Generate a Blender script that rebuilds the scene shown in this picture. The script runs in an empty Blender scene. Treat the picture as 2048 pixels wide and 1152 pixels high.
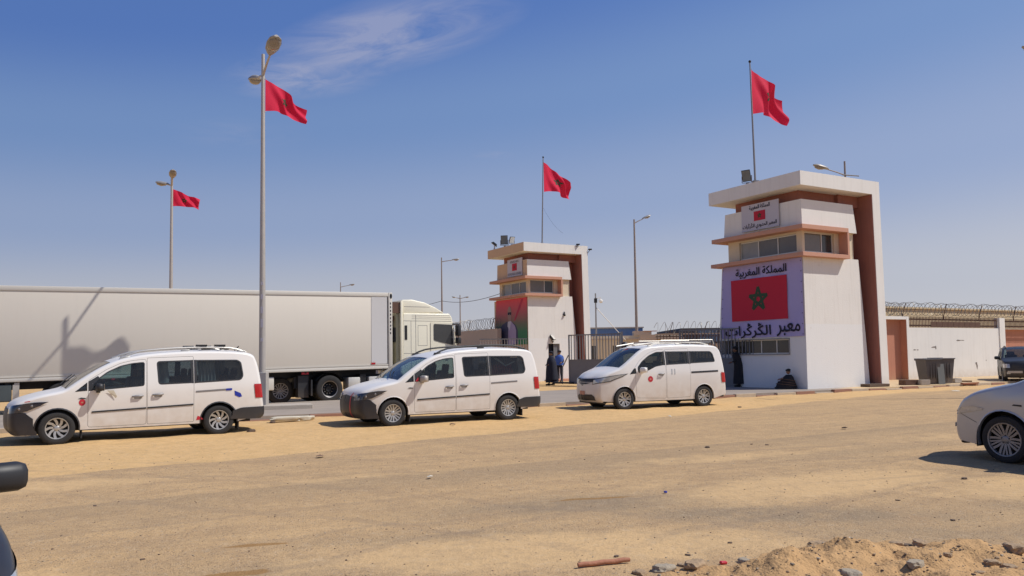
import bpy, bmesh, math, random
from math import sin, cos, pi, radians as R
from mathutils import Vector as V3, Matrix, noise
from mathutils.geometry import delaunay_2d_cdt
random.seed(7)
S = bpy.context.scene
COL = S.collection

# ------------------------------------------------------------------ camera
cam = bpy.data.cameras.new('camera')
cam.lens = 28.125; cam.sensor_width = 36; cam.shift_y = 48/2048
cam.clip_start = 0.05; cam.clip_end = 20000
camo = bpy.data.objects.new('camera', cam); COL.objects.link(camo)
camo.matrix_world = Matrix.Translation((0, 0, 1.57)) @ Matrix.Rotation(R(93.2), 4, 'X') @ Matrix.Rotation(-0.0145, 4, 'Z')
S.camera = camo

# ------------------------------------------------------------------ sky and sun
SUN_EL = R(52); SUN_AZ = R(-5)          # direction towards the sun, angle from +X
sv = V3((cos(SUN_AZ)*cos(SUN_EL), sin(SUN_AZ)*cos(SUN_EL), sin(SUN_EL)))
sun = bpy.data.lights.new('sun', 'SUN'); sun.energy = 3.85; sun.angle = R(0.55); sun.color = (1, .955, .88)
suno = bpy.data.objects.new('sun', sun); COL.objects.link(suno)
suno.rotation_euler = sv.to_track_quat('Z', 'Y').to_euler()
W = bpy.data.worlds.new('World'); S.world = W; W.use_nodes = True
nt = W.node_tree; nt.nodes.clear()
def wn(t, **k):
    n = nt.nodes.new(t)
    for a, b in k.items(): setattr(n, a, b)
    return n
sky = wn('ShaderNodeTexSky', sky_type='NISHITA', sun_disc=False, sun_elevation=SUN_EL, sun_rotation=pi/2-SUN_AZ,
         air_density=1.0, dust_density=2.2, ozone_density=3.0, altitude=0)
bg = wn('ShaderNodeBackground'); bg.inputs[1].default_value = 1.0
wo = wn('ShaderNodeOutputWorld')
# thin cirrus cloud high in the sky, laid out by direction
tc = wn('ShaderNodeTexCoord'); sep = wn('ShaderNodeSeparateXYZ'); nt.links.new(tc.outputs['Generated'], sep.inputs[0])
def wm(op, a, b=None, c=None):
    n = wn('ShaderNodeMath', operation=op)
    for i, v in enumerate((a, b, c)):
        if v is None: continue
        if isinstance(v, (int, float)): n.inputs[i].default_value = v
        else: nt.links.new(v, n.inputs[i])
    return n.outputs[0]
zc = wm('MAXIMUM', sep.outputs[2], 0.03)
cxp = wm('DIVIDE', sep.outputs[0], zc); cyp = wm('DIVIDE', sep.outputs[1], zc)
comb = wn('ShaderNodeCombineXYZ'); nt.links.new(cxp, comb.inputs[0]); nt.links.new(cyp, comb.inputs[1])
def cirrus(cx, cy, rx, ry, ang, amt, sc):
    mp = wn('ShaderNodeMapping', vector_type='TEXTURE'); mp.inputs['Location'].default_value = (cx, cy, 0)
    mp.inputs['Rotation'].default_value = (0, 0, ang); mp.inputs['Scale'].default_value = (rx, ry, 1)
    nt.links.new(comb.outputs[0], mp.inputs[0])
    ln = wn('ShaderNodeVectorMath', operation='LENGTH'); nt.links.new(mp.outputs[0], ln.inputs[0])
    fall = wm('SUBTRACT', 1.0, ln.outputs['Value']); fall = wm('MAXIMUM', fall, 0.0)
    nz = wn('ShaderNodeTexNoise'); nz.inputs['Scale'].default_value = sc; nz.inputs['Detail'].default_value = 7; nz.inputs['Roughness'].default_value = .62
    nz.inputs['Distortion'].default_value = .6
    nt.links.new(mp.outputs[0], nz.inputs['Vector'])
    a = wm('SUBTRACT', nz.outputs[0], .34); a = wm('MAXIMUM', a, 0.0)
    f = wm('MULTIPLY', wm('MULTIPLY', a, fall), amt)
    return wm('MINIMUM', f, .6)
CLOUDS = [(-.40, 2.46, .56, .26, -.62, 4.2, 1.3), (-.72, 2.78, .36, .24, -.5, 3.0, 1.7), (-1.2, 3.5, .35, .30, -.2, .6, 1.5), (-.08, 3.92, .12, .10, 0, .8, 1.2)]
tot = None
for c in CLOUDS:
    o = cirrus(*c); tot = o if tot is None else wm('MAXIMUM', tot, o)
mix = wn('ShaderNodeMix', data_type='RGBA'); nt.links.new(tot, mix.inputs[0])
# hazy desert air: Nishita sky blended with a measured clear-to-haze gradient by elevation
hz = wn('ShaderNodeValToRGB'); hz.color_ramp.interpolation = 'EASE'; nt.links.new(wm('MULTIPLY', sep.outputs[2], wm('SUBTRACT', 1.0, wm('MULTIPLY', sep.outputs[0], .36))), hz.inputs[0])
ce = hz.color_ramp.elements; ce[0].position = 0.0; ce[0].color = (.55, .55, .585, 1); ce[1].position = 1.0; ce[1].color = (.045, .10, .30, 1)
for p_, c_ in ((.07, (.465, .48, .555, 1)), (.18, (.28, .355, .55, 1)), (.30, (.165, .27, .52, 1)), (.42, (.085, .178, .475, 1)), (.6, (.06, .13, .36, 1))):
    e_ = ce.new(p_); e_.color = c_
scl = wn('ShaderNodeVectorMath', operation='SCALE'); scl.inputs[3].default_value = 0.09; nt.links.new(sky.outputs[0], scl.inputs[0])
smx = wn('ShaderNodeMix', data_type='RGBA'); smx.inputs[0].default_value = .85; nt.links.new(scl.outputs[0], smx.inputs[6]); nt.links.new(hz.outputs[0], smx.inputs[7])
lrs = wn('ShaderNodeVectorMath', operation='SCALE'); nt.links.new(smx.outputs[2], lrs.inputs[0]); nt.links.new(wm('ADD', 1.0, wm('MULTIPLY', sep.outputs[0], .10)), lrs.inputs[3])
nt.links.new(lrs.outputs[0], mix.inputs[6]); mix.inputs[7].default_value = (.36, .38, .52, 1)
nt.links.new(mix.outputs[2], bg.inputs[0]); nt.links.new(bg.outputs[0], wo.inputs[0])
S.view_settings.view_transform = 'Standard'; S.view_settings.look = 'None'; S.view_settings.gamma = 1
S.view_settings.exposure = 0.09
S.cycles.max_bounces = 6; S.cycles.transparent_max_bounces = 12; S.cycles.caustics_reflective = False; S.cycles.caustics_refractive = False
S.cycles.use_denoising = True

# ------------------------------------------------------------------ materials
def pbr(name, col, rough=.6, metal=0., var=.12, vscale=3., bump=0., bscale=40., coat=0., spec=.5, dust=None, alpha=None, sub=None, streak=0.):
    m = bpy.data.materials.new(name); m.use_nodes = True; t = m.node_tree; b = t.nodes['Principled BSDF']
    L = t.links.new
    b.inputs['Roughness'].default_value = rough; b.inputs['Metallic'].default_value = metal
    b.inputs['Coat Weight'].default_value = coat; b.inputs['Specular IOR Level'].default_value = spec
    tcn = t.nodes.new('ShaderNodeTexCoord')
    c = None
    if var > 0:
        n = t.nodes.new('ShaderNodeTexNoise'); n.inputs['Scale'].default_value = vscale; n.inputs['Detail'].default_value = 6; n.inputs['Roughness'].default_value = .6
        L(tcn.outputs['Object'], n.inputs['Vector'])
        mx = t.nodes.new('ShaderNodeMix'); mx.data_type = 'RGBA'
        L(n.outputs[0], mx.inputs[0])
        mx.inputs[6].default_value = tuple(x*(1-var) for x in col)+(1,); mx.inputs[7].default_value = tuple(min(1, x*(1+var)) for x in col)+(1,)
        c = mx.outputs[2]
    else:
        rgb = t.nodes.new('ShaderNodeRGB'); rgb.outputs[0].default_value = tuple(col)+(1,); c = rgb.outputs[0]
    if streak:
        mp = t.nodes.new('ShaderNodeMapping'); mp.inputs['Scale'].default_value = (6, 6, .5); L(tcn.outputs['Object'], mp.inputs[0])
        n2 = t.nodes.new('ShaderNodeTexNoise'); n2.inputs['Scale'].default_value = 1.2; n2.inputs['Detail'].default_value = 5; L(mp.outputs[0], n2.inputs['Vector'])
        rp = t.nodes.new('ShaderNodeMapRange'); rp.inputs[1].default_value = .5; rp.inputs[2].default_value = .75; rp.inputs[3].default_value = 0; rp.inputs[4].default_value = streak; L(n2.outputs[0], rp.inputs[0])
        mx3 = t.nodes.new('ShaderNodeMix'); mx3.data_type = 'RGBA'; L(rp.outputs[0], mx3.inputs[0]); L(c, mx3.inputs[6]); mx3.inputs[7].default_value = (col[0]*.45, col[1]*.38, col[2]*.3, 1); c = mx3.outputs[2]
    if dust:                                   # wind-blown dust lying low on the surface: (top height, amount)
        sp = t.nodes.new('ShaderNodeSeparateXYZ'); L(tcn.outputs['Object'], sp.inputs[0])
        mr = t.nodes.new('ShaderNodeMapRange'); mr.inputs[1].default_value = dust[0]; mr.inputs[2].default_value = 0.1; mr.inputs[3].default_value = 0; mr.inputs[4].default_value = dust[1]
        L(sp.outputs[2], mr.inputs[0])
        n3 = t.nodes.new('ShaderNodeTexNoise'); n3.inputs['Scale'].default_value = 5; n3.inputs['Detail'].default_value = 6; L(tcn.outputs['Object'], n3.inputs['Vector'])
        mu = t.nodes.new('ShaderNodeMath'); mu.operation = 'MULTIPLY'; L(mr.outputs[0], mu.inputs[0]); L(n3.outputs[0], mu.inputs[1])
        mu2 = t.nodes.new('ShaderNodeMath'); mu2.operation = 'MULTIPLY'; mu2.inputs[1].default_value = 1.7; mu2.use_clamp = True; L(mu.outputs[0], mu2.inputs[0])
        mx4 = t.nodes.new('ShaderNodeMix'); mx4.data_type = 'RGBA'; L(mu2.outputs[0], mx4.inputs[0]); L(c, mx4.inputs[6]); mx4.inputs[7].default_value = (.42, .30, .18, 1); c = mx4.outputs[2]
    L(c, b.inputs['Base Color'])
    if bump:
        n4 = t.nodes.new('ShaderNodeTexNoise'); n4.inputs['Scale'].default_value = bscale; n4.inputs['Detail'].default_value = 5; L(tcn.outputs['Object'], n4.inputs['Vector'])
        bp = t.nodes.new('ShaderNodeBump'); bp.inputs['Strength'].default_value = bump; bp.inputs['Distance'].default_value = .02; L(n4.outputs[0], bp.inputs['Height']); L(bp.outputs[0], b.inputs['Normal'])
    return m
def glass(name, tint, clear=.5, rough=.03):
    m = bpy.data.materials.new(name); m.use_nodes = True; t = m.node_tree; t.nodes.clear(); L = t.links.new
    out = t.nodes.new('ShaderNodeOutputMaterial'); g = t.nodes.new('ShaderNodeBsdfGlossy'); g.inputs['Roughness'].default_value = rough
    tr = t.nodes.new('ShaderNodeBsdfTransparent'); tr.inputs[0].default_value = tuple(x*clear for x in tint)+(1,)
    g.inputs[0].default_value = (.9, .9, .9, 1)
    lw_ = t.nodes.new('ShaderNodeLayerWeight'); lw_.inputs[0].default_value = .5; pw_ = t.nodes.new('ShaderNodeMath'); pw_.operation = 'POWER'; L(lw_.outputs['Facing'], pw_.inputs[0]); pw_.inputs[1].default_value = 4.5; fr = t.nodes.new('ShaderNodeMapRange'); L(pw_.outputs[0], fr.inputs[0]); fr.inputs[3].default_value = .045; fr.inputs[4].default_value = .95
    df = t.nodes.new('ShaderNodeBsdfDiffuse'); df.inputs[0].default_value = (.30, .26, .2, 1)
    n = t.nodes.new('ShaderNodeTexNoise'); n.inputs['Scale'].default_value = 4
    mr = t.nodes.new('ShaderNodeMapRange'); mr.inputs[3].default_value = .0; mr.inputs[4].default_value = .07; L(n.outputs[0], mr.inputs[0])
    m1 = t.nodes.new('ShaderNodeMixShader'); m2 = t.nodes.new('ShaderNodeMixShader')
    L(mr.outputs[0], m1.inputs[0]); L(tr.outputs[0], m1.inputs[1]); L(df.outputs[0], m1.inputs[2])
    L(fr.outputs[0], m2.inputs[0]); L(m1.outputs[0], m2.inputs[1]); L(g.outputs[0], m2.inputs[2]); L(m2.outputs[0], out.inputs[0])
    return m
M = {}
M['white_wall'] = pbr('white_wall', (.76, .74, .70), .9, var=.06, vscale=1.2, bump=.25, bscale=30, streak=.10, dust=(.6, .4))
M['pink'] = pbr('pink_wall', (.46, .20, .13), .9, var=.1, vscale=1.5, bump=.25, bscale=30, streak=.15, dust=(.7, .4))
def weather(m, z1, c1, runs=.35):
    t = m.node_tree; b = t.nodes['Principled BSDF']; L = t.links.new; src = b.inputs['Base Color'].links[0].from_socket
    tcn = t.nodes.new('ShaderNodeTexCoord'); sp = t.nodes.new('ShaderNodeSeparateXYZ'); L(tcn.outputs['Object'], sp.inputs[0])
    n = t.nodes.new('ShaderNodeTexNoise'); n.inputs['Scale'].default_value = 1.3; n.inputs['Detail'].default_value = 3; L(tcn.outputs['Object'], n.inputs['Vector'])
    a = t.nodes.new('ShaderNodeMath'); a.operation = 'MULTIPLY_ADD'; a.inputs[1].default_value = .12; L(n.outputs[0], a.inputs[0]); L(sp.outputs[2], a.inputs[2])
    r = t.nodes.new('ShaderNodeMapRange'); L(a.outputs[0], r.inputs[0]); r.inputs[1].default_value = z1; r.inputs[2].default_value = z1+.03; r.inputs[3].default_value = .8; r.inputs[4].default_value = 0
    mx = t.nodes.new('ShaderNodeMix'); mx.data_type = 'RGBA'; L(r.outputs[0], mx.inputs[0]); L(src, mx.inputs[6]); mx.inputs[7].default_value = c1+(1,)
    n2 = t.nodes.new('ShaderNodeTexNoise'); n2.inputs['Scale'].default_value = 5; n2.inputs['Detail'].default_value = 8; n2.inputs['Roughness'].default_value = .7; L(tcn.outputs['Object'], n2.inputs['Vector'])
    r2 = t.nodes.new('ShaderNodeMapRange'); L(n2.outputs[0], r2.inputs[0]); r2.inputs[1].default_value = .60; r2.inputs[2].default_value = .72; r2.inputs[3].default_value = 0; r2.inputs[4].default_value = runs
    m2 = t.nodes.new('ShaderNodeMix'); m2.data_type = 'RGBA'; L(r2.outputs[0], m2.inputs[0]); L(mx.outputs[2], m2.inputs[6]); m2.inputs[7].default_value = (.50, .42, .34, 1)
    L(m2.outputs[2], b.inputs['Base Color'])
M['tower_wall'] = pbr('tower_wall', (.76, .735, .69), .9, var=.06, vscale=1.2, bump=.35, bscale=22, streak=.14, dust=(.55, .5)); weather(M['tower_wall'], 2.75, (.76, .76, .75))
M['core'] = pbr('oxide_wall', (.31, .125, .095), .9, var=.1, vscale=1.5, bump=.25, bscale=30, streak=.2, dust=(.7, .3))
M['pink_trim'] = pbr('pink_trim', (.55, .29, .20), .85, var=.08, bump=.2)
M['beige_wall'] = pbr('beige_wall', (.52, .42, .33), .9, var=.08, vscale=1.2, bump=.25, bscale=25)
M['cream'] = pbr('cream_wall', (.66, .57, .42), .9, var=.08, vscale=1.2, bump=.2)
M['ochre'] = pbr('ochre_wall', (.60, .42, .27), .9, var=.08, vscale=1.2, bump=.2)
M['window_dark'] = pbr('window_dark', (.05, .05, .05), .12, var=.3, vscale=2)
M['window_grey'] = pbr('window_grey', (.15, .14, .125), .12, var=.25, vscale=1.5)
M['window_pale'] = pbr('window_pale', (.30, .30, .28), .2, var=.25, vscale=1.5)
M['alu'] = pbr('aluminium', (.62, .60, .55), .45, .3, var=.05)
M['steel'] = pbr('grey_steel', (.26, .25, .25), .5, .6, var=.15, vscale=8)
M['galv'] = pbr('galvanised', (.45, .42, .385), .55, .35, var=.12, vscale=6)
M['pole'] = pbr('pole_paint', (.30, .25, .22), .6, .2, var=.1)
M['rust'] = pbr('rusty_steel', (.12, .065, .045), .8, .2, var=.3, vscale=10)
M['gate'] = pbr('gate_paint', (.17, .172, .185), .5, .1, var=.12, vscale=3, bump=.1)
M['wire'] = pbr('razor_wire', (.22, .19, .15), .5, .6, var=.2)
M['white'] = pbr('car_white', (.75, .73, .70), .38, 0, var=.03, vscale=2, coat=.25, dust=(1.0, .55))  # low dust strengthened, also carrying the tint of ground reflected in the sides
M['silver'] = pbr('car_silver', (.46, .47, .48), .28, .25, var=.02, coat=.6, dust=(.5, .3))
M['darkcar'] = pbr('car_dark', (.025, .027, .033), .42, 0, var=.1, coat=.12, spec=.3, dust=(.8, .15))
M['blackplastic'] = pbr('black_plastic', (.022, .023, .027), .5, var=.15, vscale=6, dust=(.6, .12))
M['bra'] = pbr('black_cover', (.016, .017, .024), .45, var=.2, vscale=4, dust=(.6, .08))
M['rubber'] = pbr('tyre_rubber', (.025, .024, .024), .85, var=.2, vscale=9, bump=.3, bscale=60)
M['alloy_shaded'] = pbr('alloy_shaded', (.25, .24, .24), .45, .6, var=.1)  # alloy darkened: shade on the right-hand car's wheel put into the colour
M['alloy'] = pbr('alloy', (.44, .43, .41), .42, .6, var=.08, vscale=8)
M['darkmetal'] = pbr('dark_metal', (.03, .03, .032), .5, .5, var=.2)
M['chrome'] = pbr('chrome', (.75, .75, .75), .15, 1, var=0)
M['red'] = pbr('red_plastic', (.42, .012, .015), .25, var=.1, coat=.3)
M['flag'] = pbr('flag_red', (.66, .010, .06), .8, var=.06, vscale=2, bump=.1, bscale=50)
_t = M['flag'].node_tree; _b = _t.nodes['Principled BSDF']; _o = _t.nodes['Material Output']; _tr = _t.nodes.new('ShaderNodeBsdfTranslucent'); _tr.inputs[0].default_value = (.75, .015, .06, 1); _mx = _t.nodes.new('ShaderNodeMixShader'); _mx.inputs[0].default_value = .3
_t.links.new(_b.outputs[0], _mx.inputs[1]); _t.links.new(_tr.outputs[0], _mx.inputs[2]); _t.links.new(_mx.outputs[0], _o.inputs[0])
M['starg'] = pbr('star_green', (.03, .07, .035), .8, var=.1)
M['banner'] = pbr('banner_lilac', (.40, .36, .62), .75, var=.05, vscale=.8)
M['sign'] = pbr('sign_white', (.52, .50, .55), .6, var=.05)
M['ink'] = pbr('ink', (.012, .012, .03), .8, var=0)
M['bflag'] = pbr('printed_red', (.50, .012, .04), .75, var=.04)
M['trailer'] = pbr('trailer_panel', (.65, .60, .52), .6, var=.03, vscale=.35, streak=.03)
M['trailer_trim'] = pbr('trailer_trim', (.60, .57, .51), .45, var=.04)
M['patch'] = pbr('trailer_patch', (.62, .59, .535), .5, var=.03)
M['cab'] = pbr('cab_cream', (.80, .755, .60), .4, var=.03, coat=.3)
M['cabdark'] = pbr('cab_back', (.38, .36, .25), .6, var=.1)
M['concrete'] = pbr('concrete', (.42, .37, .31), .9, var=.15, vscale=3, bump=.4, bscale=30)
M['lampgrey'] = pbr('lamp_grey', (.33, .315, .30), .5, .2, var=.1)
M['lampglass'] = pbr('lamp_glass', (.25, .215, .18), .2, var=.1)
M['bin'] = pbr('bin_plastic', (.085, .078, .08), .6, var=.15, dust=(.5, .2))
M['bingrey'] = pbr('bin_grey', (.16, .17, .165), .6, var=.1)
M['skin'] = pbr('skin', (.22, .115, .07), .6, var=.05)
M['navy'] = pbr('navy_cloth', (.012, .014, .028), .9, var=.2, vscale=5)
M['black'] = pbr('black_cloth', (.015, .014, .017), .9, var=.2, vscale=5)
M['blue'] = pbr('blue_cloth', (.06, .13, .42), .9, var=.15, vscale=5)
M['brownstripe'] = pbr('brown_stripe', (.12, .07, .05), .9, var=.1)
M['hair'] = pbr('hair', (.01, .009, .008), .8, var=0)
M['bluepanel'] = pbr('blue_sheet', (.10, .20, .42), .5, var=.08, vscale=.6)
M['darkroof'] = pbr('dark_sheet', (.045, .045, .06), .6, var=.15)
M['bluewin'] = pbr('blue_panels', (.10, .16, .28), .4, var=.2)
M['stickred'] = pbr('sticker_red', (.5, .02, .04), .4, var=0)
M['stickblue'] = pbr('sticker_blue', (.01, .03, .33), .4, var=0)
M['seat'] = pbr('seat_cloth', (.05, .05, .055), .9, var=.2)
M['curtw'] = pbr('curtain_pale', (.50, .50, .46), .9, var=.2, vscale=6)
M['curtd'] = pbr('curtain_dark', (.10, .09, .10), .9, var=.3, vscale=6)
M['curtr'] = pbr('curtain_red', (.33, .06, .08), .9, var=.3, vscale=6)
M['cartint'] = glass('car_glass', (.75, .95, .95), .62)
M['cartint2'] = glass('privacy_glass', (.8, .95, 1), .42)
M['lampclear'] = pbr('headlamp_dark', (.02, .022, .035), .08, var=.3, vscale=12, coat=1)
M['lampwhite'] = pbr('headlamp_clear', (.40, .42, .44), .1, .3, var=.4, vscale=14, coat=1)
M['kerb_red'] = pbr('kerb_red', (.30, .16, .11), .9, var=.25, vscale=5, bump=.3)
M['kerb_pale'] = pbr('kerb_pale', (.46, .37, .27), .9, var=.25, vscale=4, bump=.3)
M['rock'] = pbr('rock', (.36, .25, .15), .95, var=.35, vscale=14, bump=.9, bscale=30)
M['rockgrey'] = pbr('rock_grey', (.36, .30, .22), .95, var=.25, vscale=9, bump=.6, bscale=40)
M['stone_dark'] = pbr('stone_dark', (.13, .09, .065), .95, var=.3, vscale=9, bump=.5)
M['stick'] = pbr('terracotta_stick', (.38, .16, .09), .8, var=.2, vscale=12, bump=.3)
M['sack'] = pbr('sack', (.60, .55, .44), .8, var=.12, vscale=6, bump=.3)
M['wood'] = pbr('wood', (.17, .10, .06), .85, var=.3, vscale=8, bump=.3)

# ------------------------------------------------------------------ mesh helpers
def tag(o, label=None, cat=None, group=None, kind=None):
    if label: o['label'] = label
    if cat: o['category'] = cat
    if group: o['group'] = group
    if kind: o['kind'] = kind
    return o
def empty(name, loc=(0, 0, 0), rz=0, label=None, cat=None, group=None):
    o = bpy.data.objects.new(name, None); o.location = loc; o.rotation_euler = (0, 0, rz); o.empty_display_size = .2; COL.objects.link(o)
    return tag(o, label, cat, group)
class MB:
    def __init__(s): s.v = []; s.f = []; s.mi = []; s.cur = 0
    def add(s, vs, fs, T=None):
        k = len(s.v); s.v += [tuple(T @ V3(p)) for p in vs] if T is not None else [tuple(p) for p in vs]
        for f in fs: s.f.append(tuple(i+k for i in f)); s.mi.append(s.cur)
        return s
    def box(s, x0, x1, y0, y1, z0, z1, T=None, b=0.):
        if b > 0:
            bm = bmesh.new(); r = bmesh.ops.create_cube(bm, size=1)
            for v in bm.verts: v.co = V3(((x0+x1)/2+v.co.x*(x1-x0), (y0+y1)/2+v.co.y*(y1-y0), (z0+z1)/2+v.co.z*(z1-z0)))
            bmesh.ops.bevel(bm, geom=bm.edges[:], offset=b, segments=2, affect='EDGES', profile=.5)
            bm.verts.index_update(); s.add([v.co[:] for v in bm.verts], [[v.index for v in f.verts] for f in bm.faces], T); bm.free(); return s
        return s.add([(x0, y0, z0), (x1, y0, z0), (x1, y1, z0), (x0, y1, z0), (x0, y0, z1), (x1, y0, z1), (x1, y1, z1), (x0, y1, z1)],
                     [(0, 3, 2, 1), (4, 5, 6, 7), (0, 1, 5, 4), (1, 2, 6, 5), (2, 3, 7, 6), (3, 0, 4, 7)], T)
    def hexa(s, p, T=None):  # 8 corners: bottom 4 ccw, top 4
        return s.add(p, [(0, 3, 2, 1), (4, 5, 6, 7), (0, 1, 5, 4), (1, 2, 6, 5), (2, 3, 7, 6), (3, 0, 4, 7)], T)
    def tube(s, pts, r, n=8, T=None, cap=True):
        pts = [V3(p) for p in pts]; rs = r if isinstance(r, (list, tuple)) else [r]*len(pts); vs = []; fs = []
        up = None
        for i, p in enumerate(pts):
            t = (pts[min(i+1, len(pts)-1)]-pts[max(i-1, 0)]).normalized()
            if up is None:
                up = V3((0, 0, 1)) if abs(t.z) < .9 else V3((1, 0, 0))
            a = t.cross(up).normalized(); b = a.cross(t).normalized(); up = b
            for k in range(n): th = 2*pi*k/n; vs.append(p+(a*cos(th)+b*sin(th))*rs[i])
        for i in range(len(pts)-1):
            for k in range(n): fs.append((i*n+k, i*n+(k+1) % n, (i+1)*n+(k+1) % n, (i+1)*n+k))
        if cap: fs.append(tuple(range(n))); fs.append(tuple((len(pts)-1)*n+k for k in reversed(range(n))))
        return s.add(vs, fs, T)
    def ball(s, c, r, T=None, n=10, m=7):
        if not isinstance(r, (tuple, list)): r = (r, r, r)
        vs = [(c[0], c[1], c[2]-r[2])]; fs = []
        for i in range(1, m):
            ph = -pi/2+pi*i/m
            for k in range(n): vs.append((c[0]+r[0]*cos(ph)*cos(2*pi*k/n), c[1]+r[1]*cos(ph)*sin(2*pi*k/n), c[2]+r[2]*sin(ph)))
        vs.append((c[0], c[1], c[2]+r[2])); L = len(vs)-1
        for k in range(n):
            fs.append((0, 1+(k+1) % n, 1+k)); fs.append((L, L-n+k, L-n+(k+1) % n))
            for i in range(m-2): a = 1+i*n; fs.append((a+k, a+(k+1) % n, a+n+(k+1) % n, a+n+k))
        return s.add(vs, fs, T)
    def lathe(s, prof, n=32, T=None, axis='y', closed=False):   # prof: (radius, along axis)
        vs = []; fs = []; m = len(prof)
        for k in range(n):
            th = 2*pi*k/n
            for (r, a) in prof: vs.append((r*cos(th), a, r*sin(th)) if axis == 'y' else (r*cos(th), r*sin(th), a))
        for k in range(n):
            for j in range(m-1 if not closed else m):
                fs.append((k*m+j, k*m+(j+1) % m, ((k+1) % n)*m+(j+1) % m, ((k+1) % n)*m+j))
        return s.add(vs, fs, T)
    def grid(s, fn, nu, nv, T=None):
        vs = [fn(i/nu, j/nv) for i in range(nu+1) for j in range(nv+1)]
        fs = [(i*(nv+1)+j, (i+1)*(nv+1)+j, (i+1)*(nv+1)+j+1, i*(nv+1)+j+1) for i in range(nu) for j in range(nv)]
        return s.add(vs, fs, T)
    def build(s, name, mats, parent=None, smooth=None, loc=None, fix=True):
        me = bpy.data.meshes.new(name); me.from_pydata(s.v, [], s.f)
        if not isinstance(mats, (list, tuple)): mats = [mats]
        for m in mats: me.materials.append(m if not isinstance(m, str) else M[m])
        for p, k in zip(me.polygons, s.mi): p.material_index = k
        if fix:
            bm = bmesh.new(); bm.from_mesh(me); bmesh.ops.recalc_face_normals(bm, faces=bm.faces[:]); bm.to_mesh(me); bm.free()
        if smooth:
            me.shade_smooth(); me.set_sharp_from_angle(angle=R(smooth))
        o = bpy.data.objects.new(name, me); COL.objects.link(o)
        if parent is not None: o.parent = parent
        if loc is not None: o.location = loc
        return o
def pip(x, y, poly):
    c = False; n = len(poly); j = n-1
    for i in range(n):
        xi, yi = poly[i]; xj, yj = poly[j]
        if (yi > y) != (yj > y) and x < (xj-xi)*(y-yi)/(yj-yi)+xi: c = not c
        j = i
    return c
def area(p): return sum(p[i][0]*p[(i+1) % len(p)][1]-p[(i+1) % len(p)][0]*p[i][1] for i in range(len(p)))/2
def inset(poly, d):            # shrink a polygon (d>0) by moving each edge inwards
    n = len(poly); sg = 1 if area(poly) > 0 else -1; out = []
    for i in range(n):
        a = V3((*poly[i-1], 0)); b = V3((*poly[i], 0)); c = V3((*poly[(i+1) % n], 0))
        e1 = (b-a).normalized(); e2 = (c-b).normalized()
        n1 = V3((-e1.y, e1.x, 0))*sg; n2 = V3((-e2.y, e2.x, 0))*sg
        m = (n1+n2); m = m/max(.35, m.length_squared/2)if m.length > 1e-6 else n1
        p = b+m*d; out.append((p.x, p.y))
    return out
def rounded(poly, r, k=4):
    n = len(poly); out = []; rl = r if isinstance(r, (list, tuple)) else [r]*n
    for i in range(n):
        r = rl[i]
        if r <= 0: out.append(poly[i]); continue
        a = V3((*poly[i-1], 0)); b = V3((*poly[i], 0)); c = V3((*poly[(i+1) % n], 0))
        rr = min(r, (b-a).length*.45, (c-b).length*.45); p = b+(a-b).normalized()*rr; q = b+(c-b).normalized()*rr
        for j in range(k+1):
            t = j/k; s = p*(1-t)**2+b*2*t*(1-t)+q*t*t; out.append((s.x, s.y))
    return out
def dens(poly, step):
    out = []
    for i in range(len(poly)):
        a = poly[i]; b = poly[(i+1) % len(poly)]; L = math.hypot(b[0]-a[0], b[1]-a[1]); k = max(1, int(L/step+.5))
        out += [(a[0]+(b[0]-a[0])*j/k, a[1]+(b[1]-a[1])*j/k) for j in range(k)]
    return out
def tri2d(loops, step):        # constrained triangulation of loops plus inner grid points
    vs = []; es = []
    for lp in loops:
        k = len(vs); n = len(lp); vs += [V3((p[0], p[1])).to_2d() for p in lp]; es += [(k+i, k+(i+1) % n) for i in range(n)]
    o = loops[0]; x0 = min(p[0] for p in o); x1 = max(p[0] for p in o); y0 = min(p[1] for p in o); y1 = max(p[1] for p in o)
    bd = [p for lp in loops for p in lp]
    i = 0; x = x0+step*.37
    while x < x1:
        y = y0+step*.41+(i % 2)*step*.5
        while y < y1:
            if pip(x, y, o) and all((x-p[0])**2+(y-p[1])**2 > (step*.4)**2 for p in bd): vs.append(V3((x, y)).to_2d())
            y += step
        x += step*.87; i += 1
    r = delaunay_2d_cdt(vs, es, [], 0, 1e-6)
    return [tuple(v) for v in r[0]], [tuple(f) for f in r[2]]
def smooth_path(pts, step=.045):
    out = []; n = len(pts)
    for i in range(n-1):
        p0 = pts[max(i-1, 0)]; p1 = pts[i]; p2 = pts[i+1]; p3 = pts[min(i+2, n-1)]
        L = math.hypot(p2[0]-p1[0], p2[1]-p1[1]); k = max(2, int(L/step))
        for j in range(k):
            t = j/k; q = []
            for a in (0, 1):
                m1 = (p2[a]-p0[a])*.5; m2 = (p3[a]-p1[a])*.5
                d1 = math.hypot(p2[0]-p0[0], p2[1]-p0[1])*.5 or 1; d2 = math.hypot(p3[0]-p1[0], p3[1]-p1[1])*.5 or 1
                m1 = m1*min(1, L/d1)*.9; m2 = m2*min(1, L/d2)*.9
                q.append((2*t**3-3*t*t+1)*p1[a]+(t**3-2*t*t+t)*m1+(-2*t**3+3*t*t)*p2[a]+(t**3-t*t)*m2)
            out.append((q[0], q[1]))
    out.append(pts[-1]); return out
def lerp(a, b, t): return a+(b-a)*t
def interp(x, xs, ys):
    if x <= xs[0]: return ys[0]
    for i in range(len(xs)-1):
        if x <= xs[i+1]: return lerp(ys[i], ys[i+1], (x-xs[i])/(xs[i+1]-xs[i]))
    return ys[-1]
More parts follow.
